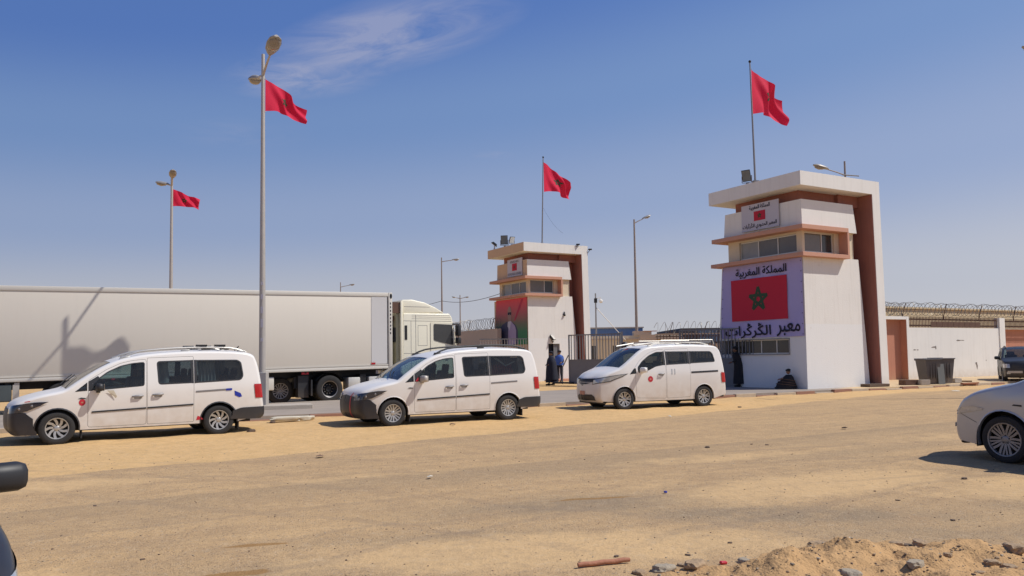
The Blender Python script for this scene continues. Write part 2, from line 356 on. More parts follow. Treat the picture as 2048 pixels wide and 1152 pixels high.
# ---- Arabic lettering: presentation forms, laid right to left
AR = {'ا': (0xFE8D, 0xFE8E, 0, 0), 'ب': (0xFE8F, 0xFE90, 0xFE91, 0xFE92), 'ة': (0xFE93, 0xFE94, 0, 0), 'ت': (0xFE95, 0xFE96, 0xFE97, 0xFE98), 'ح': (0xFEA1, 0xFEA2, 0xFEA3, 0xFEA4), 'د': (0xFEA9, 0xFEAA, 0, 0), 'ر': (0xFEAD, 0xFEAE, 0, 0), 'ع': (0xFEC9, 0xFECA, 0xFECB, 0xFECC), 'غ': (0xFECD, 0xFECE, 0xFECF, 0xFED0), 'ك': (0xFED9, 0xFEDA, 0xFEDB, 0xFEDC), 'ل': (0xFEDD, 0xFEDE, 0xFEDF, 0xFEE0), 'م': (0xFEE1, 0xFEE2, 0xFEE3, 0xFEE4), 'و': (0xFEED, 0xFEEE, 0, 0), 'ي': (0xFEF1, 0xFEF2, 0xFEF3, 0xFEF4), 'ڭ': (0xFBD3, 0xFBD4, 0xFBD5, 0xFBD6)}
def shape_ar(s):
    out = []
    for i, c in enumerate(s):
        if c not in AR: out.append(c); continue
        p = i > 0 and s[i-1] in AR and AR[s[i-1]][2]; n = i < len(s)-1 and s[i+1] in AR and AR[c][2]
        f = AR[c]; out.append(chr(f[3] if p and n else f[2] if n else f[1] if p else f[0]))
    return ''.join(reversed(out))
def text_mesh(body, w, h=None, bold=0.):
    """flat lettering as (verts, faces) centred on the origin, w wide; every letter a hair in front of the last"""
    cu = bpy.data.curves.new('lettering', 'FONT'); cu.body = body; cu.resolution_u = 3
    ob = bpy.data.objects.new('lettering', cu); COL.objects.link(ob); bpy.context.view_layer.update()
    me = bpy.data.meshes.new_from_object(ob.evaluated_get(bpy.context.evaluated_depsgraph_get()))
    bm = bmesh.new(); bm.from_mesh(me); bmesh.ops.remove_doubles(bm, verts=bm.verts[:], dist=1e-5)
    seen = set(); isl = 0; bm.verts.ensure_lookup_table(); lay = {}
    for v in bm.verts:
        if v.index in seen: continue
        st = [v]; seen.add(v.index)
        while st:
            a = st.pop(); lay[a.index] = isl
            for e in a.link_edges:
                b = e.other_vert(a)
                if b.index not in seen: seen.add(b.index); st.append(b)
        isl += 1
    xs = [v.co.x for v in bm.verts]; ys = [v.co.y for v in bm.verts]
    k = w/(max(xs)-min(xs)); ky = k if h is None else h/(max(ys)-min(ys)); cx = (max(xs)+min(xs))/2; cy = (max(ys)+min(ys))/2
    vs = []; fs = []
    offs = [(0, 0)] if bold <= 0 else [(0, 0), (bold, 0), (-bold, 0), (0, bold), (0, -bold)]
    for q, (dx, dy) in enumerate(offs):
        b = len(vs)
        vs += [((v.co.x-cx)*k+dx, (v.co.y-cy)*ky+dy, .0012*(lay[v.index] % 4)+.005*q/len(offs)+.0001*q) for v in bm.verts]
        fs += [tuple(v.index+b for v in f.verts) for f in bm.faces]
    bm.free(); bpy.data.objects.remove(ob); bpy.data.curves.remove(cu); bpy.data.meshes.remove(me)
    return vs, fs
def star_poly(r, w):    # five-pointed star drawn as an interlaced outline: list of quads in 2D
    P = [V3((r*sin(2*pi*k/5), r*cos(2*pi*k/5), 0)) for k in range(5)]; q = []
    for k in range(5):
        a = P[k]; b = P[(k+2) % 5]; d = (b-a).normalized(); n = V3((-d.y, d.x, 0))*w/2; z = V3((0, 0, .0008*k))
        q.append([a-n+z, b-n+z, b+n+z, a+n+z])
    return q
# ================================================================== GROUND
KX, KY = -5.39, 21.32; KD = V3((.883, .469, 0)); KN = V3((.469, -.883, 0))      # near kerb line; KN points towards the street
def kpt(t, d=0., z=0.): return V3((KX, KY, z))+KD*t+KN*d
def sstep(a, b, x):
    t = max(0, min(1, (x-a)/(b-a))); return t*t*(3-2*t)
def fbm(x, y, s, o=4): return noise.fractal(V3((x*s, y*s, 3.7)), 1.0, 2.0, o)
SANDY = [(3.6, 9.6, 2.6, .9, 25, 1.0), (6.5, 9.2, 2.2, 1.2, 10, .9), (0.3, 6.6, 2.6, .75, 8, 1.0), (3.2, 12.2, 3, .6, 22, .6), (-3.6, 6.0, 1.0, .5, 0, .7),
         (-1.8, 7.5, 1.1, .4, 20, .5), (1.5, 9.8, 1.1, .5, 10, .5), (-6, 10.3, 2.5, .8, 25, .7), (9, 15, 4, .8, 22, .6), (-2.2, 10.6, 2.6, .4, 25, .5)]
DARK = [(2.6, 7.9, 2.0, .5, -8, 1.4), (.9, 8.6, 1.9, .6, 12, 1.3), (5.6, 8.1, 1.3, .45, -10, .9), (-1.2, 6.2, 1.3, .4, 10, .8), (0, 11, 3, .5, 25, .5), (4, 7.0, 2, .5, -10, .7), (-.6, 7.1, 1.5, .35, 10, .7), (5.4, 12.7, 2.5, .4, 25, .5)]
def blob(L, x, y):
    r = 0
    for cx, cy, a, b, ang, w in L:
        c, s = cos(R(ang)), sin(R(ang)); dx, dy = x-cx, y-cy; u = (dx*c+dy*s)/a; v = (-dx*s+dy*c)/b
        q = u*u+v*v
        if q < 4: r = max(r, w*math.exp(-q*1.3))
    return r
def gz(x, y):
    if y > 45 or y < 2 or abs(x) > 40: return 0.
    d = (V3((x-KX, y-KY, 0))).dot(KN); f = sstep(45, 38, y)*sstep(2, 4, y)
    h = .012*fbm(x, y, .6)+.006*fbm(x, y, 3.)
    wd = max(1.8, 6.6-.33*x); 
    if -0.3 < d < wd: h += (.03+.03*fbm(x, y, .9))*sstep(wd, wd*.4, d)
    return h*f
xs = [-6000, -2500, -900, -300, -120, -60, -40, -30, -24]+[-19+.16*i for i in range(int(41/.16))]+[22.5, 25, 30, 40, 60, 120, 300, 900, 2500, 6000]
ys = [-3000, -600, -100, -20, 0, 2.5]+[4.4*(1.011**i) for i in range(int(math.log(38/4.4)/math.log(1.011)))]+[38.5, 40, 43, 47, 55, 70, 100, 160, 300, 700, 2000, 5000, 12000]
me = bpy.data.meshes.new('ground')
vs = [(x, y, gz(x, y)) for y in ys for x in xs]; nx = len(xs)
me.from_pydata(vs, [], [(j*nx+i, j*nx+i+1, (j+1)*nx+i+1, (j+1)*nx+i) for j in range(len(ys)-1) for i in range(nx-1)])
at = me.color_attributes.new('spread', 'FLOAT_COLOR', 'POINT')
cols = []
for x, y, z in vs:
    d = (V3((x-KX, y-KY, 0))).dot(KN); wd = max(1.6, 6.4-.33*x)+.35*fbm(x, y, .35)
    sd = sstep(wd+.45, wd-.35, d) if d > -1 else 0.9
    if y > 45: sd = 1
    cols += [sd, blob(SANDY, x, y), blob(DARK, x, y), 1]
at.data.foreach_set('color', cols)
me.shade_smooth()
ground = bpy.data.objects.new('ground', me); COL.objects.link(ground); tag(ground, kind='structure')
m = bpy.data.materials.new('sandy_ground'); m.use_nodes = True; t = m.node_tree; b = t.nodes['Principled BSDF']; L = t.links.new
b.inputs['Roughness'].default_value = .95; b.inputs['Specular IOR Level'].default_value = .15
def nn(ty, **k):
    n = t.nodes.new(ty)
    for a, v in k.items(): setattr(n, a, v)
    return n
def mth(op, a, bb=None, clamp=False):
    n = nn('ShaderNodeMath', operation=op, use_clamp=clamp)
    for i, v in enumerate((a, bb)):
        if v is None: continue
        if isinstance(v, (int, float)): n.inputs[i].default_value = v
        else: L(v, n.inputs[i])
    return n.outputs[0]
def mixc(f, a, c):
    n = nn('ShaderNodeMix', data_type='RGBA')
    if isinstance(f, (int, float)): n.inputs[0].default_value = f
    else: L(f, n.inputs[0])
    for i, v in ((6, a), (7, c)):
        if isinstance(v, tuple): n.inputs[i].default_value = v+(1,)
        else: L(v, n.inputs[i])
    return n.outputs[2]
def rng(v, a, bb, c=0., d=1.):
    n = nn('ShaderNodeMapRange'); L(v, n.inputs[0])
    for i, q in enumerate((a, bb, c, d)): n.inputs[i+1].default_value = q
    return n.outputs[0]
geo = nn('ShaderNodeNewGeometry'); pos = geo.outputs['Position']
def noi(sc, det=5, rough=.6, vec=None, ty='ShaderNodeTexNoise'):
    n = nn(ty); n.inputs['Scale'].default_value = sc
    if ty == 'ShaderNodeTexNoise': n.inputs['Detail'].default_value = det; n.inputs['Roughness'].default_value = rough
    L(vec or pos, n.inputs['Vector']); return n.outputs[0]
rot = nn('ShaderNodeMapping', vector_type='TEXTURE'); rot.inputs['Rotation'].default_value = (0, 0, R(30)); L(pos, rot.inputs[0])
stq = nn('ShaderNodeMapping'); stq.inputs['Scale'].default_value = (.16, 1.6, 1); L(rot.outputs[0], stq.inputs[0])
streak = noi(1.3, 6, .6, stq.outputs[0])
stq2 = nn('ShaderNodeMapping'); stq2.inputs['Scale'].default_value = (.5, 9, 1); L(rot.outputs[0], stq2.inputs[0])
streak2 = noi(1.0, 5, .6, stq2.outputs[0])
att = nn('ShaderNodeAttribute', attribute_name='spread'); sc3 = nn('ShaderNodeSeparateColor'); L(att.outputs['Color'], sc3.inputs[0])
big = noi(.45, 6, .6); mid = noi(2.2, 6, .65); fine = noi(22, 4, .7); grit = noi(85, 2, .6)
# compacted, dusty asphalt
asp = mixc(rng(mid, .3, .7), (0.416, 0.274, 0.149), (0.572, 0.378, 0.193))
asp = mixc(mth('MULTIPLY', rng(streak, .38, .64), .45), asp, (0.658, 0.434, 0.213))
asp = mixc(mth('MULTIPLY', rng(streak2, .52, .75), .35), asp, (0.386, 0.263, 0.147))
asp = mixc(mth('MULTIPLY', rng(big, .5, .72), .5), asp, (0.386, 0.268, 0.156))
dk = mth('MULTIPLY', sc3.outputs[2], rng(mid, .25, .55), True); asp = mixc(mth('MULTIPLY', dk, .85), asp, (0.308, 0.226, 0.142))
# the seam: the asphalt on the near side of a long straight joint is darker
sx = nn('ShaderNodeVectorMath', operation='DOT_PRODUCT'); L(pos, sx.inputs[0]); sx.inputs[1].default_value = (.52, -.854, 0)
sd_ = mth('ADD', sx.outputs['Value'], 10.165); sd_ = mth('ADD', sd_, mth('MULTIPLY', mth('SUBTRACT', mid, .5), .12))
near = mth('MULTIPLY', rng(sd_, -.02, .05), rng(sd_, 1.6, .1)); asp = mixc(mth('MULTIPLY', near, .55), asp, (0.358, 0.251, 0.147))
sand = mixc(rng(mid, .3, .7), (0.599, 0.383, 0.167), (0.701, 0.454, 0.211))
sand2 = mixc(rng(big, .35, .65), (0.565, 0.383, 0.198), (0.644, 0.428, 0.211))
f1 = mth('ADD', sc3.outputs[0], mth('MULTIPLY', mth('SUBTRACT', streak, .5), .9)); f1 = rng(f1, .38, .62)
f2 = mth('ADD', sc3.outputs[1], mth('MULTIPLY', mth('SUBTRACT', mid, .5), .8)); f2 = rng(f2, .3, .65)
col = mixc(mth('MULTIPLY', f2, .85), asp, sand2); col = mixc(mth('MULTIPLY', f1, .95), col, sand)
peb = nn('ShaderNodeTexVoronoi'); peb.inputs['Scale'].default_value = 34; L(pos, peb.inputs['Vector']); pcl = nn('ShaderNodeSeparateColor'); L(peb.outputs['Color'], pcl.inputs[0])
mot = noi(7.5, 5, .7); col = mixc(mth('MULTIPLY', rng(mot, .50, .68), .38), col, (.30, .225, .155)); col = mixc(mth('MULTIPLY', rng(mot, .46, .32), .32), col, (.56, .44, .30))
gr = rng(grit, .35, .65); inv = mth('SUBTRACT', 1.0, mth('MULTIPLY', mth('MAXIMUM', f1, f2), .75))
speck = mth('MULTIPLY', mth('MULTIPLY', rng(grit, .56, .68), inv), .55); col = mixc(speck, col, (.12, .10, .08))
speck2 = mth('MULTIPLY', mth('MULTIPLY', rng(grit, .42, .32), inv), .4); col = mixc(speck2, col, (.60, .50, .36))
pm_ = mth('MULTIPLY', mth('MULTIPLY', rng(peb.outputs['Distance'], .34, .22), rng(pcl.outputs[0], .60, .66)), mth('MULTIPLY', inv, .8)); col = mixc(pm_, col, (.16, .115, .08))
pm2 = mth('MULTIPLY', mth('MULTIPLY', rng(peb.outputs['Distance'], .32, .2), rng(pcl.outputs[1], .80, .84)), mth('MULTIPLY', inv, .5)); col = mixc(pm2, col, (.62, .52, .40))
# faint tyre tracks crossing the lot on wide arcs
for (ax, ay, ar_, aw) in ((-22, -30, 43.0, .11), (-22, -30, 44.45, .11), (30, -28, 45.2, .10), (30, -28, 46.6, .10), (-4, 60, 47.5, .12), (-4, 60, 49.0, .12), (14, -20, 31.5, .09), (14, -20, 32.9, .09)):
    dn = nn('ShaderNodeVectorMath', operation='DISTANCE'); L(pos, dn.inputs[0]); dn.inputs[1].default_value = (ax, ay, 0)
    q = mth('ABSOLUTE', mth('SUBTRACT', mth('ADD', dn.outputs['Value'], mth('MULTIPLY', mth('SUBTRACT', big, .5), 1.2)), ar_)); col = mixc(mth('MULTIPLY', mth('MULTIPLY', rng(q, aw, aw*.5), rng(streak, .35, .6)), .28), col, (.27, .20, .14))
fn = mth('MULTIPLY', rng(fine, .55, .75), .30); col = mixc(fn, col, (.20, .15, .10))
for (sxp, syp, ra, rb) in ((-2.05, 5.98, .30, .10), (-2.2, 6.9, .3, .06), (.85, 8.9, .5, .07)):   # dried brown stains
    mp = nn('ShaderNodeMapping', vector_type='TEXTURE'); mp.inputs['Location'].default_value = (sxp, syp, 0); mp.inputs['Rotation'].default_value = (0, 0, R(14)); mp.inputs['Scale'].default_value = (ra, rb, 1); L(pos, mp.inputs[0])
    ln = nn('ShaderNodeVectorMath', operation='LENGTH'); L(mp.outputs[0], ln.inputs[0])
    q = mth('ADD', ln.outputs['Value'], mth('MULTIPLY', mth('SUBTRACT', noi(7), .5), 1.3)); col = mixc(rng(q, 1.0, .75, 0, .7), col, (.30, .16, .05))
L(col, b.inputs['Base Color'])
hgt = mth('ADD', mth('MULTIPLY', grit, mth('ADD', mth('MULTIPLY', inv, .55), .12)), mth('ADD', mth('MULTIPLY', fine, .6), mth('ADD', mth('MULTIPLY', streak2, .6), mth('MULTIPLY', mot, 1.0))))
bp = nn('ShaderNodeBump'); bp.inputs['Strength'].default_value = .8; bp.inputs['Distance'].default_value = .02; L(hgt, bp.inputs['Height']); L(bp.outputs[0], b.inputs['Normal'])
me.materials.append(m); M['ground'] = m
gcol = col

# pavement slab between the kerb and the truck road, running on past the gatehouses
pv = MB(); far = [(-36, 8.3), (-7, 27.9), (1.7, 33.8), (6.5, 37.0), (9.2, 36.3), (12, 38.5), (19, 42.5), (33, 50.5)]
nr = [kpt(t, -.14) for t in (-34, -18, -2, 8, 16, 22, 28, 44)]
n0 = len(far); z = .13
pv.add([(p[0], p[1], z) for p in far]+[(p.x, p.y, z-.004) for p in nr]+[(p[0], p[1], -.05) for p in far]+[(p.x, p.y, -.05) for p in nr],
       [(i, i+n0, i+n0+1, i+1) for i in range(n0-1)]+[(i, i+1, i+2*n0+1, i+2*n0) for i in range(n0-1)]+[(i+n0, i+n0+1, i+3*n0+1, i+3*n0) for i in range(n0-1)])
mm = bpy.data.materials.new('pavement'); mm.use_nodes = True; t = mm.node_tree; b = t.nodes['Principled BSDF']; L = t.links.new; b.inputs['Roughness'].default_value = .92
geo = nn('ShaderNodeNewGeometry'); pos = geo.outputs['Position']; sp = nn('ShaderNodeSeparateXYZ'); L(pos, sp.inputs[0])
mid = noi(.8, 6, .6); fi = noi(12, 5, .7)
c = mixc(rng(mid, .3, .7), (.285, .24, .20), (.36, .30, .245)); c = mixc(mth('MULTIPLY', rng(fi, .5, .7), .3), c, (.22, .19, .16))
sf = mth('ADD', rng(sp.outputs[0], 12.3, 14.5), mth('MULTIPLY', mth('SUBTRACT', mid, .5), 1.0)); c = mixc(rng(sf, .3, .7), c, (.58, .42, .24))
L(c, b.inputs['Base Color'])
bp = nn('ShaderNodeBump'); bp.inputs['Strength'].default_value = .3; bp.inputs['Distance'].default_value = .01; L(fi, bp.inputs['Height']); L(bp.outputs[0], b.inputs['Normal'])
tag(pv.build('pavement', [mm]), kind='structure')
# kerb stones painted alternately red and left pale, half buried in sand
kb = MB(); tt = -34.; i = 0
while tt < 44:
    L_ = .96; i += 1; kb.cur = i % 2; rr = random.uniform(-.012, .012); h = .135+random.choice((0, -.01, -.03, -.06, -.09))+random.uniform(-.012, .008)
    if not (9.5 < tt < 11.5):
        T = Matrix.Translation(kpt(tt+L_/2, -.07+rr, 0)) @ Matrix.Rotation(math.atan2(KD.y, KD.x)+random.uniform(-.01, .01), 4, 'Z')
        kb.box(-L_/2+.008, L_/2-.008, -.075, .075, -.1, h, T, b=.012)
    tt += 1.0
tag(kb.build('kerb', ['kerb_pale', 'kerb_red']), kind='structure')

# ================================================================== GATEHOUSES
C1 = (11.57, 31.54); YAW = R(30)
def wall_panel(mb, fn, ss, zz, holes, th, inw):
    """wall sheet with rectangular openings; fn(s,z)->point, inw = inward unit vector, reveals th deep"""
    for i in range(len(ss)-1):
        for j in range(len(zz)-1):
            sm = (ss[i]+ss[i+1])/2; zm = (zz[j]+zz[j+1])/2
            if any(h[0] < sm < h[1] and h[2] < zm < h[3] for h in holes): continue
            mb.add([fn(ss[i], zz[j]), fn(ss[i+1], zz[j]), fn(ss[i+1], zz[j+1]), fn(ss[i], zz[j+1])], [(0, 1, 2, 3)])
    for h in holes:
        c = [V3(fn(h[0], h[2])), V3(fn(h[1], h[2])), V3(fn(h[1], h[3])), V3(fn(h[0], h[3]))]; d = [p+V3(inw)*th for p in c]
        for k in range(4): mb.add([c[k], c[(k+1) % 4], d[(k+1) % 4], d[k]], [(0, 1, 2, 3)])
# banner face: viewer's right is -y, outward is -x
def BT(y, z, x=0.): return Matrix(((0, 0, -1, x), (-1, 0, 0, y), (0, 1, 0, z), (0, 0, 0, 1)))
# street face: viewer's right is +x, outward is -y
def RT(x, z, y=0.): return Matrix(((1, 0, 0, x), (0, 0, -1, y), (0, 1, 0, z), (0, 0, 0, 1)))
def window(parent, T, w, h, panes, mats, rail=.05, dep=.06):
    """frame standing in an opening, one pane mesh per light"""
    fr = MB(); fr.box(-w/2, w/2, -h/2, -h/2+rail, -dep, 0, T); fr.box(-w/2, w/2, h/2-rail, h/2, -dep, 0, T)
    xs_ = [-w/2]+[(-w/2+w*p) for p in panes]+[w/2]
    for i, x in enumerate(xs_):
        a = x if i == 0 else (x-rail if i == len(xs_)-1 else x-rail/2); fr.box(a, a+rail, -h/2+rail, h/2-rail, -dep, 0, T)
    f = fr.build('window', M['alu'], parent)
    for i in range(len(xs_)-1):
        p = MB(); p.box(xs_[i]+rail*.6, xs_[i+1]-rail*.6, -h/2+rail, h/2-rail, -dep*.6, -dep*.4, T); p.build('pane', M[mats[i]], f)
    return f
def sheet(parent, name, T, w, h, mat, th=.02):
    p = MB(); p.box(-w/2, w/2, -h/2, h/2, 0, th, T); return p.build(name, M[mat], parent)
def lettering(parent, body, T, w, h=None, mat='ink', bold=0., ar=True, z=.003):
    vs_, fs_ = text_mesh(shape_ar(body) if ar else body, w, h, bold); p = MB(); p.add(vs_, fs_, T @ Matrix.Translation((0, 0, z)))
    return p.build('lettering', M[mat], parent, fix=False)
def star_flag(parent, T, w, h, sr, sw):
    f = sheet(parent, 'printed_flag', T, w, h, 'bflag', .008)
    s = MB()
    for q in star_poly(sr, sw): s.add(q, [(0, 1, 2, 3)], T @ Matrix.Translation((0, 0, .012)))
    s.build('star', M['starg'], f, fix=False)
def gatehouse(x, y, label, dep_v, main):
    g = empty('gatehouse', (x, y, 0), YAW, label, 'gatehouse', 'gatehouses either side of the border gate')
    wm_ = 'white_wall' if main else 'white_wall'
    bw = M['white_wall'] if main else M['ochre']
    xr = lambda z: interp(z, [0, 3.7, 7.7], [3.82, 3.53, 3.12]); yb = lambda z: interp(z, [0, 5.4, 7.8], [4.9, 4.42, 4.12])*dep_v
    # ---- lower block
    w = MB()
    def f1(s, z_): return (0, s if s < 4 else yb(z_), z_)
    holes = [(.84, 4.0, 1.53, 2.13)] if main else []
    wall_panel(w, f1, [0, .84, 4.0, 4.5], [0, 1.53, 2.13, 5.4], holes, .22, (1, 0, 0))
    def f2(s, z_): return (s if s < 3 else xr(z_), 0, z_)
    dh = [] if main else [(1.47, 2.33, .13, 2.36)]
    wall_panel(w, f2, [0, 1.47, 2.33, 3.5], [0, .13, 2.36, 5.4], dh, .3, (0, 1, 0))
    for k in range(6):
        za, zb = 5.4*k/6, 5.4*(k+1)/6
        w.add([(0, yb(za), za), (xr(za), yb(za), za), (xr(zb), yb(zb), zb), (0, yb(zb), zb)], [(0, 1, 2, 3)])
        w.add([(xr(za), 0, za), (xr(za), yb(za), za), (xr(zb), yb(zb), zb), (xr(zb), 0, zb)], [(0, 1, 2, 3)])
    w.add([(0, 0, 5.4), (xr(5.4), 0, 5.4), (xr(5.4), yb(5.4), 5.4), (0, yb(5.4), 5.4)], [(0, 1, 2, 3)])
    w.build('wall', M['tower_wall'], g, smooth=20)
    if not main:
        o = MB(); o.box(-.012, -.002, .02, yb(2.2)-.04, .02, 5.28); o.build('painted_face', M['ochre'], g)
    # ---- lookout storey between the two ledges
    c = MB(); i_ = .14 
    def f3(s, z_): return (i_, s, z_)
    wall_panel(c, f3, [i_, .42, 3.5, 4.15*dep_v], [5.4, 5.6, 6.36, 6.5], [(.42, 3.5, 5.6, 6.36)], .16, (1, 0, 0))
    def f4(s, z_): return (s, i_, z_)
    wall_panel(c, f4, [i_, .28, 2.05, 3.25], [5.4, 5.6, 6.42, 6.5], [(.28, 2.05, 5.6, 6.42)], .16, (0, 1, 0))
    c.add([(i_, 4.15*dep_v, 5.4), (3.3, 4.15*dep_v, 5.4), (3.3, 4.15*dep_v, 6.5), (i_, 4.15*dep_v, 6.5)], [(0, 1, 2, 3)])
    c.add([(3.25, i_, 5.4), (3.3, 4.15*dep_v, 5.4), (3.3, 4.15*dep_v, 6.5), (3.25, i_, 6.5)], [(0, 1, 2, 3)])
    c.build('lookout_wall', M['cream'], g)
    window(g, BT(1.96, 5.98, i_+.08), 3.08, .76, [.33, .67] if main else [.35, .7], ['window_pale', 'window_grey', 'window_grey'])
    window(g, RT(1.165, 6.01, i_+.08), 1.77, .82, [.62], ['window_grey', 'window_dark'])
    if main is False: pass
    # ---- parapet block above
    p = MB(); yp = yb(7.7); yq = yb(6.6)
    p.hexa([(.0, .0, 6.5), (3.32, .0, 6.5), (3.32, yq, 6.5), (.0, yq, 6.5), (-.02, -.0, 7.68), (3.12, -.0, 7.68), (3.12, yp, 7.68), (-.02, yp, 7.68)])
    p.build('parapet', M['white_wall'] if main else M['white_wall'], g)
    if not main:
        o = MB(); o.box(-.035, -.022, .01, yp-.05, 6.6, 7.66); o.build('painted_face', M['ochre'], g)
    # ---- ledges and fin
    l = MB(); e = .36
    l.box(-.36, 2.42, -.30, yb(6.5)+.38, 6.44, 6.62, b=.01); l.build('ledge', M['pink_trim'], g)
    l = MB(); l.box(-.36, 2.46, -.30, yb(5.4)+.33, 5.36, 5.52, b=.01); l.build('ledge', M['pink_trim'], g)
    l = MB(); l.box(2.34, 2.45, -.295, .13, 5.522, 6.438); l.build('fin', M['pink_trim'], g)
    # ---- recessed pink core and upper drum
    k = MB(); k.box(2.6, 4.02, .75, 4.1*dep_v, .02, 8.16); k.box(.35, 2.6, .45, 3.85*dep_v, 7.66, 8.16); k.box(2.6, 3.86, .3, .75, 7.66, 8.16)
    k.build('core', M['core'], g)
    # ---- inverted L frame: roof slab and leg
    f = MB(); f.box(-.47, 4.38, -.38, 4.65*dep_v, 8.14, 8.70); f.hexa([(4.06, -.38, 0), (4.54, -.38, 0), (4.54, 4.65*dep_v, 0), (4.06, 4.65*dep_v, 0), (3.90, -.38, 8.14), (4.38, -.38, 8.14), (4.38, 4.65*dep_v, 8.14), (3.90, 4.65*dep_v, 8.14)])
    f.build('roof_frame', M['white_wall'], g)
    f = MB(); f.hexa([(4.02, -.36, 0.01), (4.06, -.36, 0.01), (4.06, 4.6*dep_v, 0.01), (4.02, 4.6*dep_v, 0.01), (3.865, -.36, 8.13), (3.90, -.36, 8.13), (3.90, 4.6*dep_v, 8.13), (3.865, 4.6*dep_v, 8.13)]); f.build('leg_lining', M['core'], g)
    if not main:
        o = MB(); o.box(-.485, -.474, -.37, 4.64*dep_v, 8.15, 8.69); o.build('painted_face', M['ochre'], g)
    return g
g1 = gatehouse(C1[0], C1[1], 'nearer white gatehouse tower carrying the big lilac flag banner', 1.0, True)
T2P = (1.0, 50.0)
g2 = gatehouse(T2P[0], T2P[1], 'farther gatehouse tower with the portrait poster on its shaded side', .93, False)
# lower window of the near tower, in two lights
window(g1, BT(2.42, 1.83, .14), 3.16, .6, [.5, .76], ['window_dark', 'window_dark', 'window_dark'], .045)
w = MB(); w.box(-.03, .05, .80, .84, 1.49, 2.17); w.box(-.03, .05, 4.0, 4.04, 1.49, 2.17); w.box(-.03, .05, .84, 4.0, 2.13, 2.17); w.box(-.05, .05, .84, 4.0, 1.49, 1.53); w.build('window_surround', M['steel'], g1)
# big banner
BW, BH = 4.28, 3.13; bn = empty('banner', (C1[0], C1[1], 0), YAW, 'large lilac banner with star flag and Arabic words on the nearer tower', 'banner')
b_ = MB()
def bf(u, v):
    y0 = .04; y1 = interp(2.2+BH*v, [2.2, 5.3], [4.58, 4.36]); 
    return (-.038-.016*sin(7*u*pi+2*v)*sin(4*v*pi)-.010*sin(23*u+6*v), lerp(y0, y1, u), 2.22+BH*v)
b_.grid(bf, 40, 24); b_.build('cloth', M['banner'], bn, smooth=60)
star_flag(bn, BT(2.32, 3.84, -.068), 3.05, 1.78, .52, .13)
lettering(bn, 'المملكة المغربية', BT(2.18, 4.98, -.068), 2.75, .42, bold=.010)
lettering(bn, 'معبر', BT(.80, 2.50, -.068), 1.18, .50, bold=.013)
lettering(bn, 'الڭرڭرات', BT(2.98, 2.52, -.068), 2.55, .62, bold=.013)
for i in range(8):
    for yy, zz in ((.09, 2.3+BH*i/7.5), (interp(2.3+BH*i/7.5, [2.2, 5.3], [4.52, 4.30]), 2.3+BH*i/7.5)): MB().ball((-.06, yy, zz), (.01, .02, .02), n=6, m=4).build('eyelet', M['darkmetal'], bn)
# small sign boards above the lookouts
def board(gx, gy, label, y, w, arabic):
    s = empty('sign_board', (gx, gy, 0), YAW, label, 'sign'); zc = 7.31 if arabic else 7.29
    sheet(s, 'board', BT(y, zc, -.06), w, 1.12, 'sign', .04)
    sheet(s, 'printed_flag', BT(y, zc+.03, -.105), .62 if arabic else .6, .40 if arabic else .46, 'bflag', .006)
    st = MB()
    for q in star_poly(.11, .03): st.add(q, [(0, 1, 2, 3)], BT(y, zc+.03, -.115))
    st.build('star', M['starg'], s, fix=False)
    if arabic:
        lettering(s, 'المملكة المغربية', BT(y, zc+.40, -.1), 1.12, .21, bold=.006)
        lettering(s, 'المعبر الحدودي للڭرڭرات', BT(y+.02, zc-.37, -.1), 1.85, .27, bold=.006)
    else:
        lettering(s, 'ROYAUME DU MAROC', BT(y, zc+.38, -.1), 1.1, .14, ar=False)
        lettering(s, 'POSTE FRONTIERE EL GUERGUERAT', BT(y, zc-.40, -.1), 1.75, .15, ar=False)
    return s
board(C1[0], C1[1], 'white Arabic sign board above the lookout windows of the nearer tower', 2.08, 2.02, True)
board(T2P[0], T2P[1], 'white sign board above the lookout windows of the farther tower', 1.42, 1.86, False)
# portrait poster on the farther tower: a plain generic figure in a suit with sunglasses
po = empty('poster', (T2P[0], T2P[1], 0), YAW, 'red and green poster of a man in sunglasses on the farther tower', 'poster')
pm = bpy.data.materials.new('poster_print'); pm.use_nodes = True; t = pm.node_tree; b = t.nodes['Principled BSDF']; L = t.links.new; b.inputs['Roughness'].default_value = .7
tcn = nn('ShaderNodeTexCoord'); sp = nn('ShaderNodeSeparateXYZ'); L(tcn.outputs['Object'], sp.inputs[0])
ramp = nn('ShaderNodeValToRGB'); L(rng(sp.outputs[2], 2.3, 5.2), ramp.inputs[0])
els = ramp.color_ramp.elements; els[0].position = 0; els[0].color = (.025, .19, .07, 1); els[1].position = 1; els[1].color = (.68, .07, .10, 1)
for p_, c_ in ((.3, (.05, .19, .09, 1)), (.5, (.17, .14, .10, 1)), (.72, (.42, .10, .11, 1))): e_ = els.new(p_); e_.color = c_
L(ramp.outputs[0], b.inputs['Base Color'])
pb = MB(); pb.hexa([(-.05, .05, 2.33), (-.03, .05, 2.33), (-.03, 4.25, 2.33), (-.05, 4.25, 2.33), (-.05, .05, 5.3), (-.03, .05, 5.3), (-.03, 4.02, 5.3), (-.05, 4.02, 5.3)]); pb.build('print', pm, po)
def flatpoly(name, pts, T, mat, z=0.):
    p = MB(); v_, f_ = tri2d([pts], .3); p.add([(a, c, z) for a, c in v_], [f for f in f_ if pip(sum(v_[i][0] for i in f)/3, sum(v_[i][1] for i in f)/3, pts)], T); return p.build(name, M[mat], po, fix=False)
M['suit'] = pbr('print_suit', (.055, .055, .10), .7, var=.1); M['pskin'] = pbr('print_skin', (.30, .19, .16), .7, var=.05); M['lil'] = pbr('print_shirt', (.36, .29, .44), .7, var=.1); M['pred'] = pbr('print_red', (.42, .03, .07), .7, var=.05)
